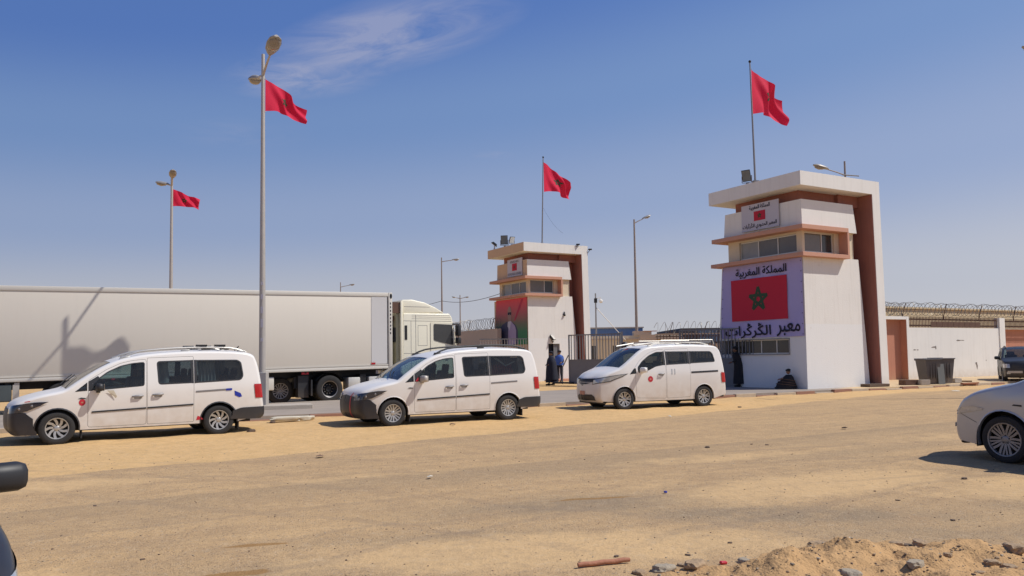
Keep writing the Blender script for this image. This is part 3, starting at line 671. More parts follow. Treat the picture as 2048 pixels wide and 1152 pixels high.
PT = BT(2.35, 2.35, -.055)
flatpoly('printed_suit', [(-1.35, .0), (-1.3, .95), (-.9, 1.3), (-.3, 1.5), (.3, 1.5), (.9, 1.25), (1.15, .9), (1.2, 0)], PT, 'suit')
flatpoly('printed_shirt', [(-.1, 0), (-.05, 1.5), (.25, 1.55), (.8, 1.2), (.95, .9), (.9, 0)], PT, 'lil', .004)
hd = [(.12+.27*cos(a)*(1.0 if sin(a) > 0 else .9), 1.98+.50*sin(a)) for a in [2*pi*k/18 for k in range(18)]]; flatpoly('printed_face', hd, PT, 'pskin', .006)
flatpoly('printed_glasses', [(-.1, 2.1), (-.09, 1.93), (.08, 1.93), (.12, 2.05), (.16, 1.93), (.33, 1.93), (.34, 2.1)], PT, 'ink', .009)
flatpoly('printed_ribbon', [(.65, 1.5), (.85, 1.55), (1.5, 2.3), (1.9, 2.9), (1.62, 2.85), (1.3, 2.4)], PT, 'pred', .005)
flatpoly('printed_collar', [(-.15, 1.2), (-.1, 1.5), (.3, 1.52), (.12, .9)], PT, 'sign', .008)
# doorway, door and lamp of the farther tower
dr = MB(); dr.box(1.47, 2.33, .28, .3, .13, 2.36); dr.build('doorway', M['navy'], g2)
dr = MB(); dr.box(1.92, 2.32, .10, .14, .14, 2.34, b=.01); dd = dr.build('door', M['gate'], g2)
hd_ = MB(); hd_.box(1.96, 2.0, .06, .1, 1.1, 1.25); hd_.build('handle', M['chrome'], dd)
st_ = MB(); st_.box(1.2, 3.6, -.75, -.02, .0, .14, b=.01); st_.build('step', M['pink_trim'], g2)
def floodlight(x, y, z, rz, tilt, s, label, cat='floodlight', mat='steel'):
    f = empty('floodlight', (x, y, z), rz, label, cat); T = Matrix.Translation((0, 0, .42*s)) @ Matrix.Rotation(tilt, 4, 'X')
    b1 = MB(); b1.hexa([(-.2*s, -.02, -.26*s), (.2*s, -.02, -.26*s), (.14*s, .16*s, -.16*s), (-.14*s, .16*s, -.16*s), (-.2*s, -.02, .26*s), (.2*s, -.02, .26*s), (.14*s, .16*s, .16*s), (-.14*s, .16*s, .16*s)], T); b1.build('housing', M['darkmetal'], f)
    b1 = MB(); b1.box(-.18*s, .18*s, -.035, -.02, -.23*s, .23*s, T); b1.build('lamp_glass', M['bingrey'] if mat == 'steel' else M['alu'], f)
    b1 = MB(); b1.tube([(-.22*s, .03, .42*s), (-.22*s, .03, .12*s), (0, .03, .1*s), (.22*s, .03, .12*s), (.22*s, .03, .42*s)], .018*s, 6); b1.tube([(0, .03, 0), (0, .03, .12*s)], .03*s, 6); b1.tube([(.05, .03, .0), (.09, .0, .1), (.03, -.05, .04)], .012, 5); b1.build('bracket', M['rust'], f)
    return f
def loc2(gx, gy, lx, ly): return (gx+lx*cos(YAW)-ly*sin(YAW), gy+lx*sin(YAW)+ly*cos(YAW))
q = loc2(*C1, -.3, 2.55); floodlight(q[0], q[1], 8.70, R(-38), R(20), .95, 'floodlight on the roof edge of the nearer tower beside the flagpole')
q = loc2(*T2P, -.3, 3.75); floodlight(q[0], q[1], 8.70, R(-95), R(50), .85, 'pale floodlight at the far left corner of the farther tower roof', mat='a')
q = loc2(*T2P, -.3, 2.35); floodlight(q[0], q[1], 8.70, R(-10), R(5), 1.15, 'tall upright floodlight in the middle of the farther tower roof edge')
q = loc2(*T2P, -.3, 1.35); floodlight(q[0], q[1], 8.70, R(30), R(25), .85, 'small pale floodlight nearest the front corner of the farther tower roof', mat='a')
q = loc2(*T2P, 1.77, -.08); floodlight(q[0], q[1], 2.42, R(60), R(-40), .8, 'white lamp above the door of the farther tower', mat='a')
for lx, lz in ((3.6, 8.72), (4.55, 8.45)):
    q = loc2(*T2P, lx, -.42); f = MB(); f.box(-.12, .12, -.1, .1, 0, .08, b=.02); f.tube([(0, 0, 0), (-.25, 0, -.3)], .02, 6)
    o = f.build('roof_camera', M['darkmetal']); o.location = (q[0], q[1], lz); tag(o, 'small dark camera %s of the farther tower roof' % ('on the front edge' if lx < 4 else 'at the right corner'), 'camera')
q = loc2(*T2P, 2.7, -.06); f = MB(); f.ball((0, 0, 0), .08); f.box(-.03, .03, -.02, .1, .05, .2)
o = f.build('wall_camera', M['darkmetal']); o.location = (q[0], q[1], 4.2); tag(o, 'small dome camera halfway up the white face of the farther tower', 'camera')
# ================================================================== BOUNDARY WALL ON THE RIGHT
Wo = (19.38, 40.22)
def razor(name, p0, p1, z, r, pitch, label, group='razor wire along the walls', posts=(), lean=.5):
    """concertina coil from p0 to p1, leaning iron posts holding it"""
    g = empty(name, (p0[0], p0[1], z), math.atan2(p1[1]-p0[1], p1[0]-p0[0]), label, 'razor wire', group)
    Lx = math.hypot(p1[0]-p0[0], p1[1]-p0[1]); c = MB(); n = int(Lx/pitch); pts = []
    rnd = random.Random(int(p0[0]*100))
    ph = [rnd.uniform(-.06, .06) for _ in range(n+2)]
    for i in range(n*14+1):
        a = 2*pi*i/14; k = i/14; kk = int(k); rr = r*(1+ph[kk]*(1-(k-kk))*1.6+ph[kk+1]*(k-kk)*1.6)
        pts.append((Lx*k/n+.10*sin(a)+ph[kk]*.9, rr*cos(a)*.8, r+rr*sin(a)+.03*sin(k*1.7)))
    c.tube(pts, .012, 4, cap=False); c.build('coil', M['wire'], g)
    for s in posts:
        p = MB(); p.tube([(s, .0, -.2), (s+.1*lean, -.02, .1), (s+.55*lean, -.05, 2*r-.02)], .024, 5); p.build('post', M['rust'], g)
        p = MB(); p.tube([(s, .0, -.05), (s-.5*lean, -.05, 2*r-.1)], .014, 5); p.build('stay', M['wire'], g)
    return g
bw = empty('boundary_wall', (Wo[0], Wo[1], 0), YAW, 'long white boundary wall with pink bays right of the nearer tower', 'wall')
w = MB()
wall_ts = 3.12
w.box(-4.6, -4.2, -.02, .3, 0, 3.32); w.box(.70, .90, -.02, .4, 0, 3.32); w.box(9.1, 9.62, -.02, .3, 0, 3.34)
w.box(-4.2, .70, -.015, .3, 3.17, 3.32); w.box(.90, 9.1, .03, .27, 0, 2.76); w.box(16.2, 16.6, -.02, .3, 0, 3.34)
w.box(16.6, 40, .03, .27, 0, 2.76)
w.build('wall', M['white_wall'], bw)
w = MB(); w.box(-4.2, .70, .34, .40, 0, 3.17); w.box(.685, .70, .0, .34, 0, 3.17); w.box(9.62, 16.2, .48, .52, 0, 2.72); w.build('pink_bay', M['pink'], bw)
w = MB(); w.box(9.62, 16.2, .3, .52, 2.722, 2.78); w.build('coping', M['white_wall'], bw)
def railing(x0, x1, z0, z1, y=.15, sp=.125):
    r = MB(); n = int((x1-x0)/sp)
    for z_ in (z0+.1, z1-.14): r.box(x0, x1, y-.025, y+.025, z_-.035, z_+.035)
    for i in range(n):
        x = x0+(i+.5)*(x1-x0)/n; r.box(x-.022, x+.022, y-.05, y-.03, z0, z1)
    return r
railing(.92, 9.08, 2.78, 3.34).build('railing', M['rust'], bw); railing(9.64, 16.2, 2.78, 3.3).build('railing', M['rust'], bw)
w = MB()
for i in range(9): w.box(2.9+i*.5, 3.38+i*.5, .075, .09, 2.80, 3.08)
w.build('railing_panel', M['rust'], bw)
gf = MB()                                   # scuffs and scratched marks on the plaster
for (x, z_, a, b2) in ((3.0, 1.75, .3, .06), (3.15, 1.72, .08, .14), (5.2, 2.1, .25, .05), (5.5, 2.1, .3, .03), (6.75, .85, .12, .1), (6.8, .7, .08, .25), (1.35, 1.62, .15, .05), (1.6, 1.62, .12, .05), (1.85, .8, .05, .25), (7.7, 1.0, .05, .04)):
    n_ = 9; pts = [(x+a*(.5+.5*random.random())*cos(2*pi*k/n_), .026, z_+b2*(.4+.6*random.random())*sin(2*pi*k/n_)) for k in range(n_)]; gf.add(pts, [tuple(range(n_))])
gf.build('scuff_marks', pbr('scuff', (.20, .17, .15), .9, var=.3, vscale=20), bw, fix=False)
def wp(s, d=0.): return (Wo[0]+s*cos(YAW)-d*sin(YAW), Wo[1]+s*sin(YAW)+d*cos(YAW))
razor('razor_wire', wp(-2.6, .15), wp(1.0, .15), 3.36, .33, .2, 'dense razor wire over the pink door bay beside the nearer tower', posts=(3.2,))
razor('razor_wire', wp(1.1, .15), wp(18, .15), 3.38, .34, .34, 'razor wire along the railings of the white boundary wall', posts=(3.0, 6.3, 9.7, 13))
yb_ = MB(); yb_.box(-2, 30, 5, 10, 0, 4.15); yb_.box(-2.1, 30.1, 4.9, 10.1, 4.15, 4.25)
yo = empty('low_building', (Wo[0], Wo[1], 0), YAW, 'long yellow-beige building roof showing just above the right boundary wall', 'building'); yb_.build('wall', pbr('yellow_wall', (.60, .48, .30), .9), yo)

# ================================================================== SLIDING GATES
def gate(p0, p1, label, mirror=False):
    Lx = math.hypot(p1[0]-p0[0], p1[1]-p0[1]); g = empty('sliding_gate', (p0[0], p0[1], 0), math.atan2(p1[1]-p0[1], p1[0]-p0[0]), label, 'gate', 'leaves of the border gate')
    H = 2.68; f = MB(); f.box(0, Lx, -.03, .03, H-.06, H); f.box(0, Lx, -.03, .03, .1, .16); f.box(0, .06, -.035, .035, .1, H); f.box(Lx-.06, Lx, -.035, .035, .1, H+.03); f.box(0, Lx, -.03, .03, 1.32, 1.38)
    f.build('frame', M['gate'], g); p = MB(); p.box(.06, Lx-.06, -.012, .012, .16, 1.32); p.build('panel', M['gate'], g)
    n = int(Lx/.165); b1 = MB()
    for i in range(1, n): b1.box(Lx*i/n-.018, Lx*i/n+.018, -.018, .018, 1.38, H-.06)
    b1.build('bars', M['gate'], g)
    return g
ga = gate((2.95, 42.1), (5.45, 40.3), 'left gate leaf with dark solid lower panel beside the farther tower')
gb = gate((7.7, 36.9), (10.6, 33.75), 'right gate leaf standing before the shaded face of the nearer tower')
for g_, sgn in ((ga, -1),):
    p = MB(); p.tube([(0, -.05, 1.6), (-.32, -.1, 1.0), (-.36, -.1, .1)], .03, 6); p.build('brace', M['steel'], g_)
    p = MB(); p.box(-.9, .3, -.25, .25, .12, .2); p.build('track_foot', M['darkmetal'], g_)
p = MB(); p.tube([(2.35, -.4, 1.75), (2.3, -.45, 1.15), (2.0, -.5, .8), (1.88, -.5, .13)], .035, 6); p.build('brace', M['galv'], gb)
cap = empty('gate_post', (5.5, 40.2, 0), 0, 'slim post with a round black object at the end of the left gate leaf', 'post'); p = MB(); p.box(-.05, .05, -.05, .05, .13, 2.75); p.build('post', M['steel'], cap); p = MB(); p.ball((.12, -.12, 2.05), (.17, .17, .19)); p.box(-.02, .12, -.12, .02, 2.0, 2.06); p.build('round_object', M['blackplastic'], cap, smooth=60)  # dark ball for an unidentified round object on the post
# fence just left of the farther tower
fe = empty('fence', (-1.9, 47.6, 0), R(5), 'low barred fence in front of the portrait poster', 'fence'); f = MB(); n = 18
for i in range(n): f.box(i*.16-.015, i*.16+.015, -.015, .015, 1.3, 2.62)
f.build('bars', M['galv'], fe); f = MB(); f.box(-.05, 2.8, -.03, .03, 2.6, 2.66); f.box(-.05, 2.8, -.03, .03, 1.24, 1.3); f.box(-.05, 2.8, -.01, .01, .1, 1.24); f.build('frame', M['gate'], fe)
# wall running away behind the truck cab
lw = empty('boundary_wall', (-.95, 52.4, 0), R(120), 'brownish boundary wall running back behind the truck cab', 'wall')
w = MB(); w.box(-.2, 30, -.15, .15, 0, 3.42); w.build('wall', M['beige_wall'], lw)
razor('razor_wire', (-1.0, 52.4), (-1.0-8.5, 52.4+14.7), 3.42, .36, .33, 'razor wire on the wall behind the truck cab', posts=(.8, 4.2, 7.6, 11), lean=-.5)
# ================================================================== BUILDINGS BEHIND THE GATE
cb = empty('office_building', (5.2, 60, 0), R(-2), 'cream single-storey building with barred windows seen through the left gate leaf', 'building')
w = MB(); wall_panel(w, lambda s, z_: (s, 0, z_), [0, .62, 1.15, 2.3, 2.9, 3.9, 4.1, 7.5], [0, .9, 2.3, 3.0], [(.62, 1.15, .9, 2.3), (2.3, 2.9, .9, 2.3), (3.9, 4.1, .9, 2.3)], .2, (0, 1, 0)); w.box(0, 7.5, 5, 5.1, 0, 3.0)
w.box(0, 7.5, .0, 5.1, 3.0, 3.02); w.box(0, .02, .02, 5, 0, 2.99); w.box(7.48, 7.5, .02, 5, 0, 2.99); w.build('wall', M['cream'], cb)
w = MB(); w.box(-.1, 7.6, -.12, 0, 2.72, 2.84); w.box(3.9, 5.2, -.1, 1, 3.02, 3.35); w.build('cornice', M['beige_wall'], cb)
w = MB(); w.box(4.6, 5.6, -.16, -.11, 3.3, 3.36); w.build('parapet_trim', M['pink_trim'], cb)
for a, b2 in ((.62, 1.15), (2.3, 2.9), (3.9, 4.1)):
    w = MB(); w.box(a, b2, .15, .18, .9, 2.3); o = w.build('window', M['window_dark'], cb)
    w = MB()
    for k in range(3): w.box(a+(b2-a)*(k+.5)/3-.012, a+(b2-a)*(k+.5)/3+.012, .03, .05, .9, 2.3)
    w.build('bars', M['cream'], o)
def shed(x, y, w_, d, h, col, label, rz=0., ribs=.5, extra=None, roof=.15):
    g = empty('warehouse', (x, y, 0), rz, label, 'building'); b1 = MB(); b1.box(0, w_, 0, d, 0, h); b1.build('wall', M['cream'] if extra == 'cream' else M[col], g)
    r = MB(); n = int(w_/ribs)
    for i in range(n): r.box((i+.5)*w_/n-.05, (i+.5)*w_/n+.05, -.05, -.005, h*.35, h-.05)
    r.build('ribs', M[col], g); r = MB(); r.box(-.1, w_+.1, -.15, d+.1, h+.005, h+roof); r.build('roof', M['galv'] if roof < .2 else M[col], g); return g
shed(8.6, 95, 6.9, 18, 4.75, 'bluepanel', 'blue corrugated warehouse beyond the open gate')
dw = empty('warehouse', (15.0, 92, 0), R(1), 'long dark warehouse with sloping roof beyond the open gate', 'building')
w = MB(); w.hexa([(0, 0, 0), (4.4, 0, 0), (4.4, 14, 0), (0, 14, 0), (0, 0, 3.75), (4.4, 0, 4.25), (4.4, 14, 4.25), (0, 14, 3.75)]); w.box(4.4, 8.9, -.3, 14, 0, 4.55); w.build('wall', M['darkroof'], dw)
w = MB()
for i in range(11): w.box(6.3+i*.2, 6.45+i*.2, -.36, -.3, 2.9, 4.3)
w.build('blue_cladding', M['bluewin'], dw)
pw = empty('boundary_wall', (10.2, 57, 0), R(-6), 'low inner wall with dark red railings beyond the open gate', 'wall')
w = MB(); w.box(-1.1, 0, -.1, .6, 0, 3.0); w.box(0, 7, 0, .2, 0, 2.3); w.box(-.0, 7, -.06, .26, 2.98, 3.05); w.build('wall', M['beige_wall'], pw)
railing(0, 7, 2.3, 2.98, .1, .22).build('railing', M['rust'], pw)
razor('razor_wire', (10.2, 57.2), (17.2, 56.4), 3.08, .4, .5, 'razor wire on the inner wall seen above the silver-roofed van', posts=(1, 3.4, 5.6))

# ================================================================== LAMP POSTS AND FLAGS
def luminaire(T, s=1.):
    """cobra-head lamp pointing along +x from its arm end"""
    h = MB(); h.cur = 0
    prof = [(0, .05, .06), (.08, .10, .10), (.3, .19, .13), (.6, .21, .13), (.82, .17, .10), (.95, .06, .05)]
    vs_ = []; fs_ = []; n = 14
    for (x, ry, rz_) in prof:
        for k in range(n): a = 2*pi*k/n; vs_.append((x*s, ry*s*cos(a), (rz_*sin(a)*(1 if sin(a) > 0 else .25))*s))
    for i in range(len(prof)-1):
        for k in range(n): fs_.append((i*n+k, i*n+(k+1) % n, (i+1)*n+(k+1) % n, (i+1)*n+k))
    fs_ += [tuple(range(n)), tuple(range((len(prof)-1)*n, len(prof)*n))]
    h.add(vs_, fs_, T)
    g = MB(); vs_ = []; fs_ = []; prof = [(.26, .03, .01), (.32, .16, .06), (.55, .19, .13), (.78, .15, .10), (.86, .03, .01)]
    for (x, ry, rz_) in prof:
        for k in range(8): a = -pi*k/7; vs_.append((x*s, ry*s*cos(a), (-.028+rz_*sin(a))*s))
    for i in range(len(prof)-1):
        for k in range(7): fs_.append((i*8+k, i*8+k+1, (i+1)*8+k+1, (i+1)*8+k))
    g.add(vs_, fs_, T)
    return h, g
def lamp_post(x, y, h, label, arms, base_z=0., r0=.10, r1=.045, group='street lamps around the crossing', box=None, mat='pole', s=1.):
    p = empty('street_lamp', (x, y, base_z), 0, label, 'street lamp', group)
    b1 = MB(); b1.tube([(0, 0, 0), (0, 0, h*.5), (0, 0, h)], [r0, (r0+r1)/2, r1], 14); b1.build('pole', M[mat], p, smooth=40)
    for (ang, z0, ln, up) in arms:
        c_, s_ = cos(R(ang)), sin(R(ang)); e = V3((c_*ln, s_*ln, z0+up)); a1 = MB()
        a1.tube([(0, 0, z0), (c_*ln*.5, s_*ln*.5, z0+up*.55), tuple(e)], [.04, .035, .03], 8); ar_ = a1.build('arm', M[mat], p, smooth=40)
        T = Matrix.Translation(e-V3((c_*.03, s_*.03, 0))) @ Matrix.Rotation(R(ang), 4, 'Z') @ Matrix.Rotation(-math.atan2(up*.45, ln*.5), 4, 'Y')
        H_, G_ = luminaire(T, s); H_.build('lamp_head', M['lampgrey'], p, smooth=50); G_.build('lamp_glass', M['lampglass'], p, smooth=60)
    return p
def flag(x, y, z, L_, H_, ang, label, droop=.42, seed=1, scr=.0, group='red flags with a green star'):
    f = empty('flag', (x, y, z), R(ang), label, 'flag', group)
    def fp(u, v):       # u along the fly, v down the hoist; x = fly direction, y = sideways
        amp = .16*L_*min(1, u*1.6); wv = sin(2*pi*(1.25*u+.35*v)+seed)*amp*.45+sin(2*pi*(2.3*u-1.1*v)+seed*2.1)*amp*.24+sin(2*pi*(4.1*u-1.9*v)+seed)*amp*.06
        xx = L_*u*(.93-.05*sin(pi*u)-.16*u*(v-.3)*scr)-.02
        zz = -H_*v*(1-.16*u-.10*sin(pi*u))-droop*L_*(u**1.25)*(1-.5*v)-.025*L_*sin(2*pi*(1.1*u+seed*.3))*u
        return (xx+.05*L_*sin(4*v+seed)*u*.3, wv, zz)
    m_ = MB(); m_.grid(fp, 40, 26); m_.build('cloth', M['flag'], f, smooth=180, fix=False)
    st = MB(); sr = .17*H_
    for sd in (.006, -.006):
        for q in star_poly(sr, sr*.22):
            a, b2, c_, d_ = q
            n_ = 8
            for i in range(n_):
                P_ = []
                for (pt, t_) in ((0, i/n_), (1, i/n_), (1, (i+1)/n_), (0, (i+1)/n_)):
                    e0 = a.lerp(b2, t_) if pt == 0 else d_.lerp(c_, t_)
                    u_ = .5+e0.x/L_; v_ = .5-e0.y/H_; o_ = V3(fp(u_, v_)); du = V3(fp(u_+.01, v_))-o_; dv = V3(fp(u_, v_+.01))-o_; nn_ = du.cross(dv).normalized(); P_.append(o_+nn_*sd*(1+e0.z*50))
                st.add(P_, [(0, 1, 2, 3)])
    st.build('star', M['starg'], f, fix=False)
    MB().tube([(-.03, 0, .04), (0, 0, 0)], .008, 5).build('tie', M['sack'], f); MB().tube([(-.03, 0, -H_-.03), (0, 0, -H_)], .008, 5).build('tie', M['sack'], f)
    return f
# the tall post with the flag in front of the trailer
FP = (-7.47, 23.9)
fp_ = lamp_post(FP[0], FP[1], 10.75, 'tall grey street lamp with a flag standing in front of the trailer', [(-62, 10.1, 1.05, .28), (116, 10.1, 1.15, .28)], .13, .105, .05, mat='galv', s=1.0)
b1 = MB(); b1.box(-.16, .16, -.14, .14, 0, 1.08, b=.015); b1.build('sleeve', M['galv'], fp_); b1 = MB(); b1.box(-.24, .34, -.22, .22, 0, .09, b=.01); b1.build('base_plate', M['concrete'], fp_)
for i in range(5): MB().box(-.02, .05, -.102, -.09, 2.0+i*.42, 2.0+i*.42+.1+.05*(i*7 % 4)).build('sticker', M['sign'], fp_)
pl = MB(); pl.box(-.3, 1.5, -.35, .5, -.02, .12, b=.02); o = pl.build('concrete_slab', M['concrete']); o.location = (FP[0], FP[1]-.25, .13); o.rotation_euler = (0, 0, R(20)); tag(o, 'low concrete slab at the foot of the tall lamp post', 'slab')
flag(FP[0]+.09, FP[1], 10.1, 1.5, .98, 46, 'small flag on the tall lamp post before the trailer', .42, 1.2, .3)
lamp_post(-17.95, 42, 11.35, 'street lamp with a flag rising behind the trailer at the far left', [(-65, 10.9, .7, .25), (165, 10.9, .2, .05)], 0, .12, .06, mat='galv', s=.9)
flag(-17.95, 42, 10.72, 1.5, .95, 28, 'small flag on the lamp post farthest left', .33, 2.6, .2)
def flagpole(x, y, z0, z1, label):
    p = empty('flagpole', (x, y, z0), 0, label, 'flagpole', 'flagpoles on the gatehouse roofs'); b1 = MB(); b1.tube([(0, 0, 0), (0, 0, z1-z0)], [.045, .028], 8); b1.build('pole', M['steel'], p, smooth=40)
    b1 = MB(); b1.ball((0, 0, z1-z0+.05), .06); b1.build('finial', M['darkmetal'], p); b1 = MB(); b1.box(-.12, .12, -.12, .12, 0, .06); b1.build('base', M['steel'], p); return p
f3 = flagpole(10.25, 33.1, 8.705, 13.8, 'tall flagpole on the roof of the nearer tower'); f3.rotation_euler = (0, R(-.8), 0)
flag(10.24, 33.1, 13.5, 2.6, 1.9, 40, 'largest flag flying from the roof of the nearer tower', .30, .9, .1)
f2 = flagpole(1.98, 50.6, 8.705, 14.25, 'flagpole on the roof of the farther tower'); f2.rotation_euler = (0, R(1.6), 0)
flag(2.17, 50.6, 13.95, 2.75, 1.9, 42, 'flag flying from the roof of the farther tower', .42, 5.2, .4)
lamp_post(9.33, 60, 11.8, 'tall street lamp standing behind the open gate', [(15, 11.5, .7, .35)], 0, .13, .06, s=.8)
lamp_post(-6.57, 75, 11, 'street lamp behind the truck cab and left of the farther tower', [(5, 10.6, 1.0, .15)], 0, .12, .05, s=.75)
lamp_post(-5.84, 90, 8.6, 'small distant street lamp between the truck cab and the farther tower', [(0, 8.2, .5, .1), (180, 8.2, .4, .1)], 0, .1, .05, s=.6)
lamp_post(-21.46, 100, 11.2, 'small distant street lamp peeping over the trailer', [(-5, 10.6, 1.1, .2)], 0, .1, .05, s=.8)
lamp_post(19.05, 45, 12.4, 'lamp post with a crossbar rising behind the roof of the nearer tower', [(190, 11.6, 1.05, .3)], 0, .11, .05, s=1.0)
b1 = MB(); b1.tube([(18.9, 44.98, 11.62), (19.75, 44.8, 11.5)], .035, 6); o = b1.build('crossbar', M['steel']); o.parent = bpy.data.objects['street_lamp.006'] if 'street_lamp.006' in bpy.data.objects else None
o.location = (-19.05, -45, 0)
lamp_post(18.45, 26, 11.3, 'street lamp whose head just enters the picture at the right edge', [(175, 11.1, .75, .3)], 0, .11, .05, s=.7)
cm = empty('camera_mast', (5.77, 55, 0), 0, 'slim mast with a white dome camera and stay right of the farther tower', 'mast'); b1 = MB(); b1.tube([(0, 0, 0), (0, 0, 5.85)], [.07, .045], 8); b1.build('pole', M['steel'], cm)
b1 = MB(); b1.tube([(0, 0, 5.5), (.35, -.1, 5.55), (.35, -.1, 5.45)], .025, 6); b1.ball((.35, -.1, 5.3), .14); b1.build('dome_camera', M['white_wall'], cm); b1 = MB(); b1.box(-.1, .1, -.1, .1, 5.2, 5.5); b1.build('junction_box', M['darkmetal'], cm)
b1 = MB(); b1.tube([(0, 0, 4.9), (2.0, 0, 2.6)], .025, 5); b1.build('stay', M['galv'], cm)
# overhead wires
def wire(a, b2, sag, label, r=.02):
    a = V3(a); b2 = V3(b2); m_ = MB(); m_.tube([a.lerp(b2, k/12)-V3((0, 0, sag*4*(k/12)*(1-k/12))) for k in range(13)], r, 4); o = m_.build('overhead_wire', M['darkmetal'], smooth=180); tag(o, label, 'wire', 'overhead wires')
wire((-6.57, 75, 6.9), (-.5, 53.4, 5.9), .35, 'upper overhead wire sagging from the lamp post to the farther tower')
wire((-6.57, 75, 6.9), (-21.4, 100, 7.2), .5, 'lower overhead wire running left behind the truck cab')
wire((2.1, 50.6, 11), (3.4, 52, 9.6), .2, 'thin halyard trailing from the flagpole of the farther tower', .006)
# ================================================================== VEHICLES
# local axes: x runs from the front bumper to the tail, the side seen by the street is -y, z up
class Car:
    def __init__(s, spec):
        s.__dict__.update(spec)
        s.path = smooth_path(s.top)
        s.L = max(p[0] for p in s.top)
        n = len(s.path); s.N = []
        for i in range(n):
            a = s.path[max(i-1, 0)]; b = s.path[min(i+1, n-1)]; d = math.hypot(b[0]-a[0], b[1]-a[1]) or 1
            s.N.append((-(b[1]-a[1])/d, (b[0]-a[0])/d))
        s.cols = []
        for i, p in enumerate(s.path):
            r = s.r_(p); q = (p[0]-s.N[i][0]*r, p[1]-s.N[i][1]*r); w = s.W(*q); ry = s.ry_(p); cr = s.cr_(p); row = []
            for k in range(7):
                f = pi/2*k/6; row.append((q[0]+s.N[i][0]*r*sin(f), w-ry*(1-cos(f)), q[1]+s.N[i][1]*r*sin(f)))
            we = w-ry; fx_ = -max(0, -s.N[i][0])**2*s.nose_c if p[0] < s.L*.5 else max(0, s.N[i][0])**2*.06; uz_ = max(0, s.N[i][1])*.035
            for k in range(1, 7):
                y = we*(1-k/6); c = 1-(y/we)**2; row.append((p[0]+fx_*c, y, p[1]+uz_*c))
            s.cols.append(row)
    def r_(s, p): return interp(p[0], [0, .5, s.L-.4, s.L], [.10, .06, .06, .09])
    def ry_(s, p): return interp(p[0], [0, .35, .9, s.L-.3, s.L], [s.nose_r, .18, .10, .10, .16])
    def cr_(s, p):
        if p[0] < .35: return s.nose_c
        return interp(p[0], [.35, s.cowl, s.cowl+.3, s.wt, s.L-.2, s.L], [.06, .035, .09, .035, .035, .06])
    def W(s, x, z):
        f = 1-s.pf*max(0, (s.fx-x)/s.fx)**2.2-s.pr*max(0, (x-(s.L-s.rx))/s.rx)**2.2
        t = 1-.045*max(0, (s.zb-z)/s.zb)**2-(s.tum*max(0, (z-s.zb)/(s.zr-s.zb))**1.25)
        return s.hw*f*t
    def lift(s, pts, off, sgn): return [(x, sgn*(s.W(x, z)+off), z) for x, z in pts]
    def outline(s):
        o = [(r[0][0], r[0][2]) for r in s.cols]
        b = [(p[0], p[1]) for p in s.bottom()]
        return o, b
    def bottom(s):
        pts = []; x1 = s.cols[-1][0][0]; x0 = s.cols[0][0][0]; zr_ = s.cols[-1][0][2]; zf = s.cols[0][0][2]
        def arch(cx):
            R_ = s.ar; zc = s.wr; out = []
            a0 = math.asin(max(-1, min(1, (s.sill-zc)/R_)))
            for k in range(19):
                a = a0+(pi-2*a0)*k/18; out.append((cx+R_*cos(a), zc+R_*sin(a)*s.aq))
            return out
        seg = lambda a, b, n: [(lerp(a[0], b[0], k/n), lerp(a[1], b[1], k/n)) for k in range(1, n)]
        r = arch(s.wx[1]); f = arch(s.wx[0])
        pts += seg((x1, zr_), r[0], 5)+r+seg(r[-1], f[0], 16)+f+seg(f[-1], (x0, zf), 4)
        return pts
    def side(s, polys, inner):
        """triangulate the flank; returns dict region -> triangles. polys: name -> polygon"""
        o, b = s.outline(); loop = o+b
        loops = [loop]+[dens(p, .08) for p in inner]
        v, f = tri2d(loops, .11)
        return loop, v, f
    def patch(s, poly, off, mat, name, par, sgn=-1, step=.09, th=.0, smooth=40):
        poly = dens(poly, step); v, f = tri2d([poly], step); f = [t for t in f if pip(sum(v[i][0] for i in t)/3, sum(v[i][1] for i in t)/3, poly)]
        m = MB(); m.add(s.lift(v, off, sgn), f)
        if th:
            k = len(poly); m.add(s.lift(poly, off, sgn)+s.lift(poly, off-th, sgn), [(i, (i+1) % k, (i+1) % k+k, i+k) for i in range(k)])
        return m.build(name, M[mat] if isinstance(mat, str) else mat, par, smooth=smooth, fix=False)
    # shell point at height z, t metres around the front corner (t<0 on the flank), on the front face only
    def shell(s, z, t, rear=False):
        rows = s.cols[::-1] if rear else s.cols
        rows = rows[:max(4, len(rows)//3)]
        pts = []
        for k in range(13):
            zs = [r[k][2] for r in rows]; j = 0; zq = max(zs[0]+1e-4, min(max(zs)-1e-4, z))
            for i in range(len(zs)-1):
                if zs[i] <= zq <= zs[i+1] or i == len(zs)-2: j = i; break
            t_ = (zq-zs[j])/max(1e-6, zs[j+1]-zs[j]); t_ = max(0, min(1, t_)); a, b = rows[j][k], rows[j+1][k]; pts.append((lerp(a[0], b[0], t_), lerp(a[1], b[1], t_)))
        if t <= 0:
            x = pts[0][0]-t*(-1 if rear else 1); return (x, s.W(x, z))
        d = 0
        for i in range(len(pts)-1):
            e = math.hypot(pts[i+1][0]-pts[i][0], pts[i+1][1]-pts[i][1])
            if d+e >= t: u = (t-d)/max(e, 1e-6); return (lerp(pts[i][0], pts[i+1][0], u), lerp(pts[i][1], pts[i+1][1], u))
            d += e
        return pts[-1]
